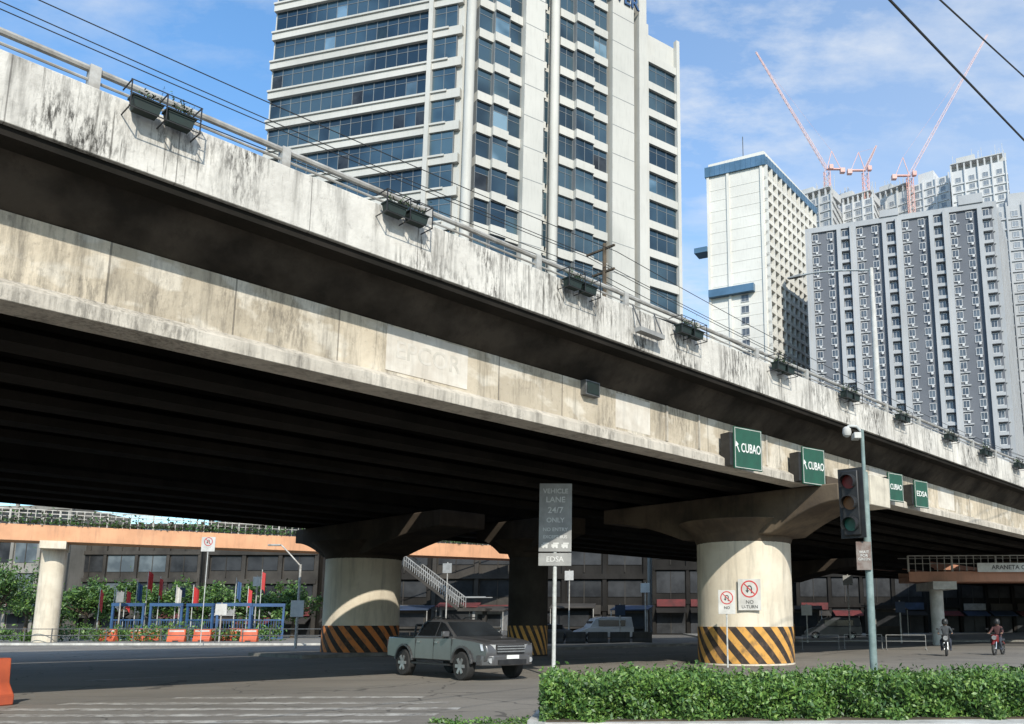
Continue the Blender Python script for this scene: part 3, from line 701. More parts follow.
# ------------------------------------------------------------ motorcycles and riders
def skin_person():
    vs=[];ed=[];rad=[]
    def a(p,r,par=None):
        vs.append(p);rad.append(r)
        if par is not None: ed.append((par,len(vs)-1))
        return len(vs)-1
    pel=a((0,0,.82),.15); sp=a((.04,0,1.02),.13,pel); ch=a((.08,0,1.26),.15,sp); nk=a((.1,0,1.42),.06,ch); hh=a((.12,0,1.56),.095,nk); a((.12,0,1.68),.08,hh)
    for sy in(-1,1):
        hip=a((.05,sy*.11,.80),.11,pel); kn=a((.48,sy*.2,.72),.075,hip); an=a((.30,sy*.2,.32),.05,kn); a((.48,sy*.2,.27),.04,an)
        sh=a((.09,sy*.19,1.33),.07,ch); el_=a((.26,sy*.3,1.1),.048,sh); wr=a((.5,sy*.3,1.04),.034,el_)
        pm_=a((.57,sy*.3,1.05),.03,wr)
        for k_ in(-1.5,-.5,.5,1.5): a((.62,sy*.3+k_*.018,1.04),.01,pm_)
    me=bpy.data.meshes.new('body'); me.from_pydata(vs,ed,[])
    o=bpy.data.objects.new('tmp',me); COL.objects.link(o)
    o.modifiers.new('s','SKIN')
    for i,r in enumerate(rad): me.skin_vertices[0].data[i].radius=(r,r)
    me.skin_vertices[0].data[0].use_root=True
    sb=o.modifiers.new('d','SUBSURF'); sb.levels=1
    bpy.context.view_layer.update()
    res=bpy.data.meshes.new_from_object(o.evaluated_get(bpy.context.evaluated_depsgraph_get()))
    bpy.data.objects.remove(o)
    return res
base_person=skin_person()
def person(loc,rot,shirt,lab):
    me=base_person.copy(); me.materials.clear()
    for m_ in(shirt,'jeans','skin'): me.materials.append(M[m_])
    for p_ in me.polygons:
        c=p_.center; p_.use_smooth=True
        p_.material_index=2 if (c.z>1.44 or c.x>.42 and c.z>1.) else (1 if c.z<.9 else 0)
    t=thing('person',lab,'person',loc,rot,mesh=me)
    part(t,'helmet',MB().lathe([(.02,.16),(.09,.14),(.135,.07),(.145,-.02),(.13,-.11),(.1,-.13)],16,c=(.12,0,1.6)),['black'])
    part(t,'visor',MB().box(.2,.262,-.08,.08,1.54,1.62),['glassdark'],bevel=.01)
    return t
def motorcycle(loc,rot,tank,lab):
    t=thing('motorcycle',lab,'motorcycle',loc,rot,'motorcycles on the road')
    for x_ in(-.62,.66):
        w_=part(t,'wheel',MB().cyl((0,0,-.04),(0,0,.04),.05,n=10),['alloy'],loc=(x_,0,.3),rot=(R(90),0,0))
        tm=MB(); nn=24
        for i in range(nn):
            a0=2*math.pi*i/nn;a1=2*math.pi*(i+1)/nn; tm.cyl((.27*math.cos(a0),.27*math.sin(a0),0),(.27*math.cos(a1),.27*math.sin(a1),0),.05,n=8)
        part(w_,'tyre',tm,['tyre']); sp=MB()
        for i in range(5): a=math.pi*2*i/5; sp.beam((0,0,0),(.24*math.cos(a),.24*math.sin(a),0),.04,.02)
        part(w_,'rim',sp,['alloy'])
    part(t,'frame',MB().tube([(-.62,.1,.3),(-.1,.1,.35),(.35,.06,.75)],.025).tube([(-.62,-.1,.3),(-.1,-.1,.35),(.35,-.06,.75)],.025).cbox((-.02,0,.42),(.4,.24,.3)),['steelgrey'],bevel=.02)
    part(t,'fork',MB().tube([(.66,.08,.3),(.42,.08,.95)],.025).tube([(.66,-.08,.3),(.42,-.08,.95)],.025),['chrome'])
    part(t,'handlebar',MB().tube([(.5,-.34,1.03),(.42,-.12,.98),(.42,.12,.98),(.5,.34,1.03)],.02),['black'])
    part(t,'fuel_tank',MB().hexa([(-.05,-.13,.6),(.38,-.1,.68),(.38,.1,.68),(-.05,.13,.6),(0,-.12,.8),(.36,-.09,.86),(.36,.09,.86),(0,.12,.8)]),[tank],bevel=.05)
    part(t,'seat',MB().hexa([(-.75,-.13,.68),(0,-.11,.64),(0,.11,.64),(-.75,.13,.68),(-.78,-.11,.8),(0,-.09,.74),(0,.09,.74),(-.78,.11,.8)]),['black'],bevel=.03)
    part(t,'headlight',MB().cyl((.5,0,.86),(.6,0,.84),.09,.11,14),['lampglass'])
    part(t,'front_fairing',MB().hexa([(.42,-.18,.6),(.56,-.1,.6),(.56,.1,.6),(.42,.18,.6),(.44,-.2,.98),(.55,-.12,.98),(.55,.12,.98),(.44,.2,.98)]),[tank],bevel=.04)
    part(t,'mudguard',MB().tube([(.66,0,.64),(.9,0,.52)],.06,8),[tank]); part(t,'mudguard',MB().tube([(-.62,0,.66),(-.92,0,.52)],.06,8),[tank])
    part(t,'exhaust',MB().cyl((-.1,-.16,.28),(-.8,-.18,.36),.04,.05,10),['chrome'])
    for sy in(-1,1): part(t,'mirror',MB().beam((.44,.26*sy,1.02),(.42,.34*sy,1.24),.012).cbox((.42,.35*sy,1.26),(.02,.12,.07)),['black'])
    return t
for b_,d_2,r_,sh,tk,l1,l2 in((.382,41,-112,'shirt','black','black motorcycle ridden towards the junction','motorcyclist in dark jacket and black helmet, hands on handlebar'),
                         (.443,42,-130,'shirtred','redlens','red motorcycle ridden behind another one','motorcyclist in maroon shirt and black helmet, hands on handlebar')):
    q=at(b_,d_2,.004); motorcycle(q,R(r_),tk,l1)
    person((q[0]-math.cos(R(r_))*.12,q[1]-math.sin(R(r_))*.12,0),R(r_),sh,l2)

for i,(b_,d_2) in enumerate(((.235,49),(.285,51),(.335,49.5))):
    t=thing('pedestrian_barrier','white steel pipe crowd barrier on the road','barrier',at(b_,d_2),R(random.uniform(-12,12)),'white pipe barriers')
    part(t,'frame',MB().tube([(-1.1,0,0),(-1.1,0,.85),(1.1,0,.85),(1.1,0,0)],.018).beam((-1.1,0,.5),(1.1,0,.5),.022),['boardgrey'])
    for x_ in(-1.1,1.1): part(t,'foot',MB().beam((x_,-.25,.02),(x_,.25,.02),.04),['boardgrey'])

# ------------------------------------------------------------ office tower
def frame(p0,d):
    d=Vector((d[0],d[1])).normalized(); n=Vector((d.y,-d.x))
    return Vector(p0),d,n
def fb(mb,fr,s0,s1,z0,z1,d0,d1,mat=0):
    p,d,n=fr; q=lambda s,k:(p.x+d.x*s+n.x*k,p.y+d.y*s+n.y*k)
    a,b,c,e=q(s0,d1),q(s1,d1),q(s1,d0),q(s0,d0)
    mb.hexa([(*a,z0),(*b,z0),(*c,z0),(*e,z0),(*a,z1),(*b,z1),(*c,z1),(*e,z1)],mat)
FH=4.4
tw=thing('office_tower','tall grey-beige office tower with teal ribbon windows','office building',(-19.8,96.5,0),0)
LD=Vector((.966,-.259)).normalized(); A=-28.2*LD
fL=frame((A.x,A.y),LD)
fR=frame((0,0),(.79,.613))
RD=Vector((.79,.613)).normalized()
Epos=RD*28.8; back=Vector((-.613,.79))*30
core=MB()
rf=95.
core.prism_z([(A.x,A.y),(0,0),(Epos.x,Epos.y),(Epos.x+back.x,Epos.y+back.y),(A.x+5,A.y+28)],0,rf)
E2=RD*35.4
wing=[(Epos.x,Epos.y),(E2.x,E2.y),(E2.x+back.x*.7,E2.y+back.y*.7),(Epos.x+back.x*.7,Epos.y+back.y*.7)]
core.prism_z([(x+.613*.6,y-.79*.6) for x,y in wing],0,88.5)
nf=int(rf/FH)
SP=1.2
bays=[(1.6,3.6,.9),(3.6,5.8,1.5),(5.8,7.9,.9),(13.9,16.2,.9),(16.2,19.2,1.6),(19.2,21.9,1.0)]
for k in range(nf+1):
    z=k*FH
    fb(core,fL,0,28.2,z,z+SP,0,.55)
    fb(core,fL,0,26.4,z+SP-.25,z+SP,.55,.75)
    for s0,s1,d in bays: fb(core,fR,s0,s1,z,z+SP,0,d+.3)
    fb(core,fR,10.9,11.9,z,z+SP*.8,0,.9)
    if z<84: fb(core,fR,29.0,35.5,z,z+SP,.6,1.15)
fb(core,fR,7.95,10.9,0,rf+1.5,0,1.9)
fb(core,fR,22.5,26.4,0,rf+1.5,0,1.6)
fb(core,fR,27.4,28.8,0,rf+1.,0,1.6)
fb(core,fR,28.82,29.4,0,89.5,.62,1.3); fb(core,fR,35.0,35.6,0,89.5,.62,1.3)
fb(core,fL,23.6,24.2,0,rf+1,0,.85)
fb(core,fL,-.5,28.4,rf,rf+2,-1,.7); fb(core,fR,0,28.9,rf+1.5,rf+2.6,-2,1.7)
for k in range(nf):
    z=k*FH
    fb(core,fR,7.94,10.91,z,z+.08,1.88,1.915,1); fb(core,fR,22.49,26.41,z,z+.08,1.58,1.615,1)
part(tw,'wall',core,['tower','towerdark'],smooth=False)
for s_,k_ in((.5,1.0),(13.0,1.2)):
    p_=fR[0]+fR[1]*s_+fR[2]*k_; part(tw,'column',MB().cyl((p_.x,p_.y,0),(p_.x,p_.y,rf+1),.6,n=20),['tower'])
def ribbon(mb,fr,s0,s1,z,h,d,step,gm=0):
    fb(mb,fr,s0,s1,z,z+h,0,d,gm)
    n_=max(1,int((s1-s0)/step))
    for i in range(n_+1):
        s=s0+(s1-s0)*i/n_; fb(mb,fr,s-.03,s+.03,z,z+h,0,d+.05,1)
    fb(mb,fr,s0,s1,z+h*.7,z+h*.7+.06,0,d+.04,1)
lowst=MB(); cnt=0
GM=['glass','towerdark','glassbright','glassdark','glassteal']
for k in range(nf):
    z=k*FH+SP; vis=z>40; h=FH-SP
    def bay(lst,mb):
        for s0,s1,d in lst: ribbon(mb,fR,s0+.04,s1-.04,z,h,d,1.1,0)
        if random.random()<.5:
            s0,s1,d=random.choice(lst); fb(mb,fR,s0+.1,s1-.1,z+.05,z+h*.69,0,d+.02,random.choice((2,3,4,4)))
    jobs=[('L',.3,23.55,.1),('A',),('B',),('W',29.45,34.95,.72),('L2',24.25,27.4,.3),('N',10.95,11.85,.5),('N2',26.5,27.3,.1),('N3',11.95,12.5,.4)]
    for jb in jobs:
        if jb[0]=='W' and z+2.6>86: continue
        use= vis and cnt<99
        mb=MB() if use else lowst
        if jb[0]=='A': bay(bays[:3],mb)
        elif jb[0]=='B': bay(bays[3:],mb)
        else:
            fr=fL if jb[0][0]=='L' else fR
            ribbon(mb,fr,jb[1],jb[2],z,h,jb[3],1.55,4 if jb[0] in('L2','N','N3') else 0)
            s0,s1=jb[1],jb[2]
            for q in range(int((s1-s0)/2)):
                if random.random()<.16:
                    n_=max(1,int((s1-s0)/1.55)); i=random.randrange(n_); wst=(s1-s0)/n_
                    fb(mb,fr,s0+wst*i+.04,s0+wst*(i+1)-.04,z+.05,z+h*.69,0,jb[3]+.02,random.choice((2,3,4,4)))
        if use: part(tw,'window',mb,GM,smooth=False); cnt+=1
o=part(tw,'window',lowst,GM,smooth=False); o['kind']='stuff'
rt=MB(); rt.box(-6,14,10,30,rf,rf+6); part(tw,'roof_plant_room',rt,['tower'],smooth=False)
p_=fR[0]+fR[1]*22.6+fR[2]*1.75
text(tw,'TOWER',2.6,(p_.x,p_.y,91.2),'bluesteel',rz=math.atan2(.613,.79),ext=.12)

# ------------------------------------------------------------ condominium towers
def tower(name,lab,cornerL,cornerC,cornerR,H,mat):
    t=thing(name,lab,'apartment building',(cornerC[0],cornerC[1],0),0)
    C=Vector(cornerC[:2]); L=Vector(cornerL[:2])-C; Rr=Vector(cornerR[:2])-C
    f1=frame((L.x,L.y),-L); f2=frame((0,0),Rr)
    m=MB(); m.prism_z([(L.x,L.y),(0,0),(Rr.x,Rr.y),(L.x+Rr.x,L.y+Rr.y)],0,H)
    part(t,'wall',m,[mat],smooth=False)
    return t,f1,f2,L.length,Rr.length
def place_windows(t,wm,lst,maxparts=98):
    lst=sorted(lst,key=lambda a:-a[2]) ; rest=MB()
    for i,(fr,s,z,d) in enumerate(lst):
        p,dr,n=fr; o=p+dr*s+n*d; ang=math.atan2(dr.y,dr.x)
        if i<maxparts: part(t,'window',wm_mesh[id(wm)],None,loc=(o.x,o.y,z),rot=(0,0,ang))
        else:
            ca,sa=math.cos(ang),math.sin(ang)
            vs=[(o.x+x*ca-y*sa,o.y+x*sa+y*ca,z+zz) for x,y,zz in wm.v]; off=len(rest.v); rest.v+=vs
            for f_,mi in zip(wm.f,wm.m): rest.f.append([q+off for q in f_]); rest.m.append(mi)
    o=part(t,'window',rest,wm_mats[id(wm)],smooth=False); o['kind']='stuff'
wm_mesh={};wm_mats={};keep=[]
def wintype(w_,h_,mats,ac=False):
    m=MB(); m.box(-w_/2,w_/2,-.06,0,0,h_,0)
    m.box(-w_/2-.1,w_/2+.1,-.14,0,h_,h_+.12,1); m.box(-w_/2-.1,w_/2+.1,-.2,0,-.14,0,1)
    m.box(-w_/2-.1,-w_/2,-.14,0,0,h_,1); m.box(w_/2,w_/2+.1,-.14,0,0,h_,1); m.box(-.03,.03,-.1,0,0,h_,1)
    if ac: m.box(w_*.05,w_*.45,-.5,0,-.75,-.2,1)
    wm_mesh[id(m)]=m.mesh('window',mats,False); wm_mats[id(m)]=mats; keep.append(m); return m
K=(37.2,203); a_=Vector((-.906,.423)); b_=Vector((.57,.82)).normalized()
Lp=(K[0]+a_.x*15.5,K[1]+a_.y*15.5); Rp=(K[0]+b_.x*33,K[1]+b_.y*33)
t,f1,f2,l1,l2=tower('apartment_tower','slim white residential tower with blue glass crown',Lp,K,Rp,118,'condo')
m=MB()
for k in range(1,39): fb(m,f1,0,l1,k*3,k*3+.12,0,.06)
for s_ in (0,l1-1.,l1*.35): fb(m,f1,s_,s_+.7,0,118,0,.4)
for k in range(39): fb(m,f2,0,l2,k*3,k*3+.9,0,.9)
for i in range(12): s_=i*l2/11.; fb(m,f2,max(0,s_-.25),min(l2,s_+.25),0,118,0,.95)
part(t,'facade_ribs',m,['condo'],smooth=False)
cr=MB(); fb(cr,f1,-.4,l1+.5,118,120.8,-6,.6); fb(cr,f2,-.0,l2+1,118.0,120.2,-6,.95)
for i in range(12): fb(cr,f1,-.4+i*l1/11,-.25+i*l1/11,118,120.8,.6,.7)
for i in range(20): fb(cr,f2,i*l2/19,i*l2/19+.15,118,120.2,.95,1.05)
part(t,'crown',cr,['bluecrown'],smooth=False)
part(t,'crown_slab',MB().prism_z([(x,y) for x,y in[(f1[0].x+.4,f1[0].y-.2),(0,-.6),(f2[1].x*l2,f2[1].y*l2),(f1[0].x+f2[1].x*l2,f1[0].y+f2[1].y*l2)]],120.8,121.8),['condo'],smooth=False)
fin=MB(); fb(fin,f1,-3.6,.0,97,98.4,-3,1.0); part(t,'blue_fin',fin,['bluecrown'],smooth=False)
fin=MB(); fb(fin,f1,.3,l1-3.2,84,86,0,1.5); part(t,'blue_fin',fin,['bluecrown'],smooth=False)
wm=wintype(1.9,1.75,['glasscondo','winwhite'])
lst=[(f2,l2*(i+.5)/11,k*3+.95,.05) for k in range(39) for i in range(11)]
lst+=[(f1,l1*.62,k*3+.9,.0) for k in range(2,28)]
place_windows(t,wm,lst)
part(t,'antenna',MB().cyl((-4,8,120),(-4,8,131),.12,n=6),['steelgrey'])

Rc=(85.8,182.8); a_=Vector((-.94,.34)).normalized(); b_=Vector((.5,.86)).normalized()
Lp=(Rc[0]+a_.x*42.2,Rc[1]+a_.y*42.2); Rp=(Rc[0]+b_.x*26,Rc[1]+b_.y*26)
HB=96
t,f1,f2,l1,l2=tower('apartment_tower','grey residential tower with dark recesses and white-framed windows',Lp,Rc,Rp,HB,'condogray')
m=MB(); bay_=l1/12
for i in range(12):
    if i%3!=1: fb(m,f1,i*bay_+.35,i*bay_+1.35,0,HB,0,1.0)
    if i%3==0: fb(m,f1,i*bay_-.1,i*bay_+.35,0,HB+.5,0,1.5)
for i in range(0,6): fb(m,f2,i*l2/6+.3,i*l2/6+1.3,0,HB+1.5,0,1.0)
for k in range(32):
    for i in range(12):
        if i%3==2: fb(m,f1,i*bay_+1.35,(i+1)*bay_-.15,k*3+.0,k*3+.75,0,.9)
        elif i%3==0: fb(m,f1,i*bay_+1.35,(i+1)*bay_,k*3+.0,k*3+.3,0,.3)
    fb(m,f2,0,l2,k*3,k*3+.4,0,.4)
fb(m,f1,-.2,l1+.2,HB,HB+1.3,-1,.5); fb(m,f2,0,l2,HB,HB+1.3,-1,.5)
fb(m,f1,5*bay_,5*bay_+bay_*1.2,HB+1.3,HB+3,-4,.8); fb(m,f1,10*bay_,10*bay_+bay_*1.5,HB+1.3,HB+3.6,-4,.8)
part(t,'facade_ribs',m,['condograyl'],smooth=False)
wm=wintype(1.25,1.5,['glasscondo','winwhite'],ac=True)
lst=[(f1,(i+.62)*bay_,k*3+1.05,.0) for k in range(32) for i in range(12)]+[(f2,(i+.65)*l2/6,k*3+1.05,.0) for k in range(32) for i in range(6)]
place_windows(t,wm,lst)
def back_tower(b0,b1,d,H,mat,lab,roof=4,open_=False):
    C=(b1*d,1.0155*d); L=(b0*d*1.03,1.0155*d*1.03); Rr=(C[0]+9,C[1]+18)
    t,f1,f2,l1,l2=tower('apartment_tower',lab,L,C,Rr,H,mat)
    m=MB(); nb=max(3,int(l1/3.5))
    for k in range(int(H/3)): fb(m,f1,0,l1,k*3,k*3+.5,0,.35); fb(m,f2,0,l2,k*3,k*3+.5,0,.35)
    for i in range(nb+1): s_=l1*i/nb; fb(m,f1,s_-.2,s_+.2,0,H+.8,0,.6)
    if not open_: fb(m,f1,l1*.2,l1*.6,H,H+roof,-8,-1)
    part(t,'facade_ribs',m,[mat],smooth=False)
    if open_:
        o=MB()
        z=H
        for i in range(nb*2+1): s_=l1*i/(nb*2); fb(o,f1,s_-.25,s_+.25,z,z+2.7,-.8,-.2)
        fb(o,f1,l1*.02,l1*.98,z,z+2.7,-9,-2.5)
        fb(o,f1,0,l1*.95,z+2.7,z+3,-10,0)
        fb(o,f1,l1*.1,l1*.45,z+3,z+5.7,-7,-2)
        for i in range(22): s_=l1*random.random(); fb(o,f1,s_-.07,s_+.07,H+3,H+3+random.uniform(2,6),-4,-3.87)
        part(t,'unfinished_storey',o,['buildraw'],smooth=False)
    wm=wintype(1.5,1.5,['glasshaze','winwhite'])
    lst=[(f1,l1*(i+.5)/nb,k*3+.9,.02) for k in range(int(H/3)-26,int(H/3)) for i in range(nb)]+[(f2,l2*(i+.5)/5,k*3+.9,.02) for k in range(int(H/3)-26,int(H/3)) for i in range(5)]
    place_windows(t,wm,lst,60)
back_tower(.225,.272,262,144,'buildraw','pale grey concrete tower under construction behind others',open_=True)
back_tower(.274,.325,270,147,'condohaze','pale unfinished residential tower with scaffold on the roof',open_=True)
back_tower(.327,.372,274,152,'buildraw','raw concrete residential tower being built behind others',open_=True)
back_tower(.374,.425,266,153,'condohaze','pale grey residential tower with stepped roof')
back_tower(.428,.50,250,149,'condohaze','pale residential tower at the end of the cluster',open_=True)
back_tower(.475,.60,205,112,'condograyl','grey residential tower beside the cluster')

def crane(base,zb,piv,tip,lab):
    t=thing('tower_crane',lab,'crane',(base[0],base[1],zb),0,'luffing tower cranes above the rooftops')
    m=MB(); w_=.9; H=piv-zb
    for sx_ in(-w_,w_):
        for sy in(-w_,w_): m.beam((sx_,sy,0),(sx_,sy,H),.2)
    k=0.
    while k<H-1:
        for a,b in(((-w_,-w_),(w_,-w_)),((w_,-w_),(w_,w_)),((w_,w_),(-w_,w_)),((-w_,w_),(-w_,-w_))):
            m.beam((*a,k),(*b,min(H,k+1.8)),.11)
        k+=1.8
    part(t,'mast',m,['craner'])
    tip=Vector(tip)-Vector((base[0],base[1],zb)); a=Vector((0,0,H+.5)); d=(tip-a); L=d.length; d.normalize()
    sd_=d.cross(Vector((0,0,1))).normalized(); upv=sd_.cross(d).normalized()
    m=MB(); nseg=24; cs=[sd_*.5-upv*.35,-sd_*.5-upv*.35,upv*.6]
    prev=None
    for i in range(nseg+1):
        k=1-.55*i/nseg; c=a+d*(L*i/nseg); cur=[c+q*k for q in cs]
        for x,y in((0,1),(1,2),(2,0)): m.beam(cur[x],cur[y],.07)
        if prev:
            for q in range(3): m.beam(prev[q],cur[q],.13); m.beam(prev[q],cur[(q+1)%3],.07)
        prev=cur
    part(t,'jib',m,['cranew'])
    hb=Vector((-d.x,-d.y,0)).normalized()
    part(t,'counter_jib',MB().beam(a,a+hb*6,1.0,.4).cbox(a+hb*5.5+Vector((0,0,-.6)),(1.6,1.6,1.6)),['craner'])
    ap=a+hb*2.0+Vector((0,0,7))
    part(t,'apex_frame',MB().beam(a,ap,.22).beam(a+hb*5,ap,.18),['craner'])
    part(t,'stay_cable',MB().cyl(ap,a+d*(L*.92),.03,n=5),['craner'])
    part(t,'cab',MB().cbox(a+Vector((1.3,-1.0,.2)),(1.4,1.4,1.7)),['craner'],bevel=.15)
crane((73,277),142,158.5,(49.3,277,205),'pale red luffing crane with raised jib')
crane((102.1,277),142,156.0,(133.7,277,212),'pale red luffing crane leaning the other way')
crane((86.5,277),142,158.0,(91,277,168),'small pale red crane between the two tall ones')

# ------------------------------------------------------------ footbridges
def footbridge(p0,p1,z,lab,cols=(),plants=True,bh=1.25,mat='orangebeam',colr=.8,slim=False):
    p0=Vector(p0);p1=Vector(p1); L=(p1-p0).length; ang=math.atan2(p1.y-p0.y,p1.x-p0.x)
    t=thing('footbridge',lab,'footbridge',(p0.x,p0.y,0),ang)
    part(t,'beam',MB().box(0,L,-1.3,1.3,z,z+.35).box(0,L,-1.36,-1.2,z+.002,z+bh).box(0,L,1.2,1.36,z+.002,z+bh),[mat])
    m=MB(); zt=z+bh
    m.beam((0,-1.28,zt+1.1),(L,-1.28,zt+1.1),.07); m.beam((0,-1.28,zt+.55),(L,-1.28,zt+.55),.04)
    m.beam((0,1.28,zt+1.1),(L,1.28,zt+1.1),.07)
    k=0
    while k<L: m.beam((k,-1.28,zt),(k,-1.28,zt+1.1),.05 if int(k*2)%6 else .12); k+=.5
    part(t,'railing',m,['railmetal'])
    for c in cols:
        part(t,'column',MB().cyl((c,0,0),(c,0,z-.5),colr,n=24).box(c-.8,c+.8,-2,2,z-.55,z-.005),['pier'] if not slim else ['offwhite'])
    if plants:
        n_=int(L*75); P_=np.stack([rng.uniform(0,L,n_),-1.35+rng.normal(size=n_)*.12,zt+.15+np.abs(rng.normal(size=n_))*.26*(1+np.sin(rng.uniform(0,6,n_)))],1)
        part(t,'hanging_plants',leaves('hanging_plants',P_,.13,['leafdark','leafdark','leafin']),None)
    return t
fbL=footbridge((-52,57),(-9.8,80.6),7.35,'orange steel footbridge with plants along its railing',cols=(11.8,),bh=1.15)
fbR=footbridge((20.2,60.9),(34,60.2),4.35,'orange footbridge on slim pale column under the flyover',cols=(2.2,),plants=False,bh=.7,mat='orangedull',colr=.45,slim=True)
fbR2=footbridge((24,84),(75,88),6.6,'dull orange footbridge beyond the flyover',cols=(30,),plants=False,mat='orangedull',slim=True)
st=thing('footbridge_stairs','pale steel stairway leading down from the footbridge','stairs',(-18.6,75.0,0),R(-8))
m=MB()
for i in range(20): m.box(i*.25,i*.25+.28,-1,1,6.4-i*.18-.3,6.4-i*.18-.24)
m.beam((0,-1,6.3),(5,-1,2.7),.1,.25); m.beam((0,1,6.3),(5,1,2.7),.1,.25)
m.box(4.9,7.4,-1,1,2.5,2.75); m.box(6.9,7.2,-.2,.2,0,2.5)
part(st,'steps',m,['shade2'])
m=MB()
for sy in(-1,1):
    m.beam((0,sy,7.3),(5,sy,3.7),.08); m.beam((0,sy,6.9),(5,sy,3.3),.05); m.beam((5,sy,3.7),(7.4,sy,3.7),.07)
    for i in range(26): m.beam((i*.2,sy,6.3-i*.142),(i*.2,sy,7.3-i*.142),.05)
part(st,'handrail',m,['boardgrey'])
t=thing('name_board','long white lettered board on the far footbridge','sign',at(.43,58,4.98),R(-2))
part(t,'board',MB().box(-.3,4.6,-.1,0,0,.62),['white']); text(t,'ARANETA CITY',.42,(2.1,-.12,.31),'textgrey')

# ------------------------------------------------------------ low buildings behind
def low(b0,b1,d,H,mat,lab,fl=3,glass='shopwin',awn=True,rot=0.,dep=14):
    p=at(b0,d); wid=(b1-b0)*d
    t=thing('shop_building',lab,'commercial building',(p[0],p[1],0),rot,'low commercial buildings beyond the junction')
    m=MB().box(0,wid,0,dep,0,H); 
    fh=H/fl
    for k in range(1,fl+1): m.box(-.05,wid+.05,-.4,.0,k*fh-.5,k*fh)
    nb=max(2,int(wid/3.6))
    for i in range(nb+1): m.box(wid*i/nb-.2,wid*i/nb+.2,-.3,.0,0,H+.3)
    part(t,'wall',m,[mat],smooth=False)
    for k in range(fl):
        for i in range(nb):
            x0_=wid*i/nb+.35;x1_=wid*(i+1)/nb-.35
            w_=MB(); w_.box(x0_,x1_,-.08,-.0,k*fh+(.15 if k==0 else .9),(k+1)*fh-.65,0); w_.box((x0_+x1_)/2-.04,(x0_+x1_)/2+.04,-.13,0,k*fh+.15,(k+1)*fh-.65,1)
            part(t,'window',w_,[random.choice([glass,'shopwin','shopwin']),'shade2'],smooth=False)
            if k==0 and awn:
                part(t,'awning',MB().prism_x([(-.3,fh-.9),(-1.9,fh-1.5),(-1.9,fh-1.62),(-.3,fh-1.0)],x0_-.1,x1_+.1),[random.choice(['awnblue','awnred','shade2','shade2','shade1'])])
                if random.random()<.6: part(t,'signboard',MB().box(x0_,x1_,-.62,-.42,fh-.8,fh+.1),[random.choice(['boardgrey','awnblue','awnred','shade2','shade1'])])
    return t
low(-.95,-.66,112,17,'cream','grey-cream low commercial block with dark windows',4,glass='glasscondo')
low(-.65,-.50,116,15,'shade2','dark commercial building with ribbon windows',4,glass='glasscondo')
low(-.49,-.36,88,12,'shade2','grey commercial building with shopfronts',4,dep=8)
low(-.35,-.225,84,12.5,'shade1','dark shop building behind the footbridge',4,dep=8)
low(-.22,-.12,82.5,12.5,'shade2','dark shop building by the stairs',4,dep=8)
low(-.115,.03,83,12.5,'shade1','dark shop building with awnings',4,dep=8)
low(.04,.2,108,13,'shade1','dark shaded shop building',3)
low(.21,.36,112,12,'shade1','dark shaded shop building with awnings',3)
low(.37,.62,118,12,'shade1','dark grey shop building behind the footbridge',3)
def kiosk(b_,d,w_,h_,mat,awnm,lab):
    t=thing('street_kiosk',lab,'kiosk',at(b_,d,.15),R(random.uniform(-12,12)),'roadside kiosks beyond the flyover')
    part(t,'body',MB().box(-w_/2,w_/2,-1,1,0,h_),[mat],bevel=.03)
    part(t,'roof',MB().prism_x([(-1.9,h_-.15),(1.1,h_+.25),(1.1,h_+.33),(-1.9,h_-.07)],-w_/2-.3,w_/2+.3),[awnm])
    part(t,'counter',MB().box(-w_/2+.2,w_/2-.2,-1.25,-1.0,.85,1.0),['shade2'])
    part(t,'window',MB().box(-w_/2+.25,w_/2-.25,-1.03,-1.0,1.05,h_-.4),['shopwin'])
    for sx_ in(-1,1): part(t,'post',MB().cyl((sx_*(w_/2+.2),-1.8,0),(sx_*(w_/2+.2),-1.8,h_-.1),.04,n=6),['railmetal'])
for b_,d,w_,h_,a,bm,l in((-.245,76,3,2.6,'shade2','awnblue','grey kiosk with blue awning'),(-.19,78,3.2,2.9,'boardgrey','awnred','grey kiosk with red awning'),(-.15,75,2.6,2.5,'boardgrey','shade2','small grey kiosk with dark roof'),(-.055,77,3.4,2.8,'shade1','shade2','dark kiosk with grey roof'),(.015,76,2.8,2.6,'shade2','awnblue','grey kiosk beside the parked van'),(.215,88,3.4,2.8,'shade2','shade1','dark kiosk in the shade'),(.31,86,3.,2.8,'shade2','shade2','grimy kiosk in the shade')):
    kiosk(b_,d,w_,h_,a,bm,l)
for b_,d,h_ in((-.205,70,6.5),(-.125,72,5.5),(-.1,66,3.2),(-.06,72,6),(.0,66,3),(.03,73,5),(.22,66,3),(.27,70,5.5),(.33,64,3.2),(.37,72,5),(-.52,70,4.5),(-.47,62,3),(-.59,66,4),(-.43,72,5.5)):
    t=thing('roadside_sign','small sign plate on thin grey pole','road sign',at(b_,d),R(random.uniform(-25,25)),'roadside signs beyond the flyover')
    part(t,'pole',MB().cyl((0,0,0),(0,0,h_),.06,.05,8),['railmetal']); part(t,'plate',MB().box(-.4,.4,-.09,-.06,h_-.9,h_-.1),[random.choice(['offwhite','boardgrey','awnblue'])])
for i in range(12):
    t=thing('concrete_barrier','dark grey concrete road barrier','traffic barrier',at(-.26+.026*i,62+.3*i),R(random.uniform(-3,3)),'concrete barriers on the far lane')
    part(t,'barrier_body',MB().prism_x([(-.3,0),(.3,0),(.3,.15),(.12,.4),(.09,.85),(-.09,.85),(-.12,.4),(-.3,.15)],-.75,.75),['shade2'],bevel=.02)

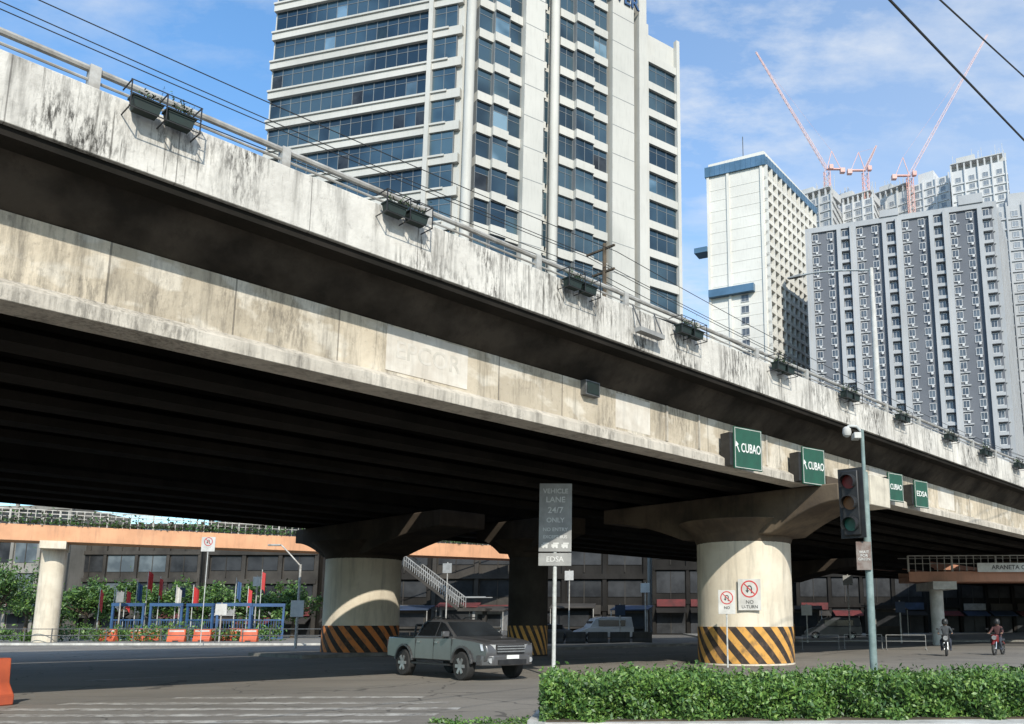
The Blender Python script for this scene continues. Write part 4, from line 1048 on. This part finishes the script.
# trees
def tree(loc,H,cr,lab,seed,name='tree',sq=.8,dens=90):
    r=np.random.default_rng(seed); t=thing(name,lab,'tree',loc,0,'trees beyond the junction')
    m=MB(); th=H*.42
    m.cyl((0,0,0),(.1,.05,th),.2,.13,9)
    cl=[]
    for i in range(11):
        a=r.uniform(0,6.28); e=r.uniform(.1,1.3); l=cr*r.uniform(.5,1.15)
        p_=Vector((.1+math.cos(a)*math.cos(e)*l,.05+math.sin(a)*math.cos(e)*l,th+math.sin(e)*l*sq+.4)); m.cyl((.1,.05,th-.2),p_,.08,.03,6); cl.append(p_)
    part(t,'trunk',m,['bark'])
    P_=[]
    for c in cl+[Vector((0,0,th+cr*.6))]:
        for q in range(3):
            cc=np.array(c)+r.normal(size=3)*cr*.25; P_.append(cc+r.normal(size=(dens,3))*cr*.14*r.uniform(.6,1.4))
    part(t,'crown',leaves('crown',np.concatenate(P_),.15,['leafdark','leafdark','leaf']),None)
for i,(b_,d_2,H,cr) in enumerate(((-.63,72,5.2,1.8),(-.595,74,5.8,2.),(-.565,78,5.8,2.),(-.735,70,7.,2.8),(-.785,68,7,2.6),(-.41,76,4.6,1.8),(-.53,78,5.,2.),(-.445,80,5.4,2.1),(-.66,78,4.6,1.8),(-.70,80,5,2.),(-.49,80,5.2,2.1),(-.615,82,5.5,2.2),(-.385,78,5,1.9))):
    tree(at(b_,d_2,.15),H,cr,'leafy green street tree on the far pavement',30+i)
for i in range(13):
    b_=-.75+.028*i; r_=rng.uniform(.6,1.2)
    P_=rng.normal(size=(420,3))*np.array([r_*.6,r_*.45,r_*.3])+np.array([0,0,r_*.6]); P_[:,2]=np.abs(P_[:,2])
    thing('shrub','low green shrub on the far pavement','shrub',at(b_,64+rng.uniform(-1,2),.15),0,'shrubs along the far pavement',mesh=leaves('shrub',P_,.12,['leafdark','leaf']))
for i,b_ in enumerate((-.615,-.598,-.585,-.572,-.56,-.545,-.525,-.505,-.455,-.44,-.425)):
    t=thing('flag_pole','white pole with small vertical banner','flag',at(b_,69+rng.uniform(-1,1),.15),R(rng.uniform(-30,30)),'flag poles on the far pavement')
    hh=rng.uniform(4.2,5.8)
    part(t,'pole',MB().cyl((0,0,0),(0,0,hh),.04,.03,8),['polewhite'])
    m=MB(); nn=5; ww=.075
    for k in range(nn):
        y0=.1*math.sin(k*1.3+i);y1=.1*math.sin((k+1)*1.3+i)
        zl=lambda q:hh-1.5-q*.1+.08*math.sin(q*2+i)
        zt=lambda q:hh-.15-q*.06
        m.hexa([(.05+k*ww,y0,zl(k)),(.05+(k+1)*ww,y1,zl(k+1)),(.05+(k+1)*ww,y1+.01,zl(k+1)),(.05+k*ww,y0+.01,zl(k)),(.05+k*ww,y0,zt(k)),(.05+(k+1)*ww,y1,zt(k+1)),(.05+(k+1)*ww,y1+.01,zt(k+1)),(.05+k*ww,y0+.01,zt(k))])
    part(t,'flag',m,[('red','offwhite','red','bluesteel','red')[i%5]])
gt=thing('blue_gate','blue steel framed gate panel','gate',at(-.535,67.5,.15),R(3),'blue steel gates')
m=MB()
for x_ in(-1.2,1.2): m.beam((x_,0,0),(x_,0,2.8),.16)
m.beam((-1.3,0,2.8),(1.3,0,2.8),.2,.25); m.beam((-1.2,0,1.6),(1.2,0,1.6),.1)
part(gt,'frame',m,['bluesteel'])
m=MB()
for k in range(12): m.beam((-1.1+.2*k,0,.1),(-1.1+.2*k,0,1.6),.04)
m.beam((-1.2,0,.15),(1.2,0,.15),.1); part(gt,'bars',m,['bluesteel'])
for b_ in(-.495,-.455,-.415,-.58): copy_tree(gt,at(b_,67.5+rng.uniform(-2,2),.15),R(rng.uniform(-18,18)))
for i in range(14):
    t_=at(-.78+.032*i,60.5,.15)
    t=thing('pipe_fence','grey steel pipe fence panel along the kerb','fence',t_,0,'fence panels along the far kerb')
    part(t,'post',MB().cyl((-.9,0,0),(-.9,0,1.),.04,n=8),['steelgrey'])
    for z_ in(.5,.95): part(t,'pipe',MB().cyl((-.9,0,z_),(1.0,0,z_),.03,n=6),['steelgrey'])
round_sign('prohibition_sign',at(-.492,58),0,6.9,.95,1.0,None,'small white prohibition sign on tall pole')
t=thing('street_lamp','grey street lamp with curved arm on the far pavement','street lamp',at(-.38,52),0)
pts=[Vector((-1.3*math.sin(k/8*1.5),0,5.+1.3*math.sin(k/8*1.57)-.0)) for k in range(9)]
part(t,'pole',MB().cyl((0,0,0),(0,0,5.1),.09,.07,10),['railmetal']); part(t,'arm',MB().tube([Vector((0,0,5.0))]+pts[1:],.045),['railmetal'])
part(t,'lamp_head',MB().cbox((-1.7,0,6.3),(.8,.2,.12)),['railmetal'],bevel=.03)
part(t,'sign_plate',MB().box(-.4,.4,-.13,-.1,1.9,2.9),['offwhite'])
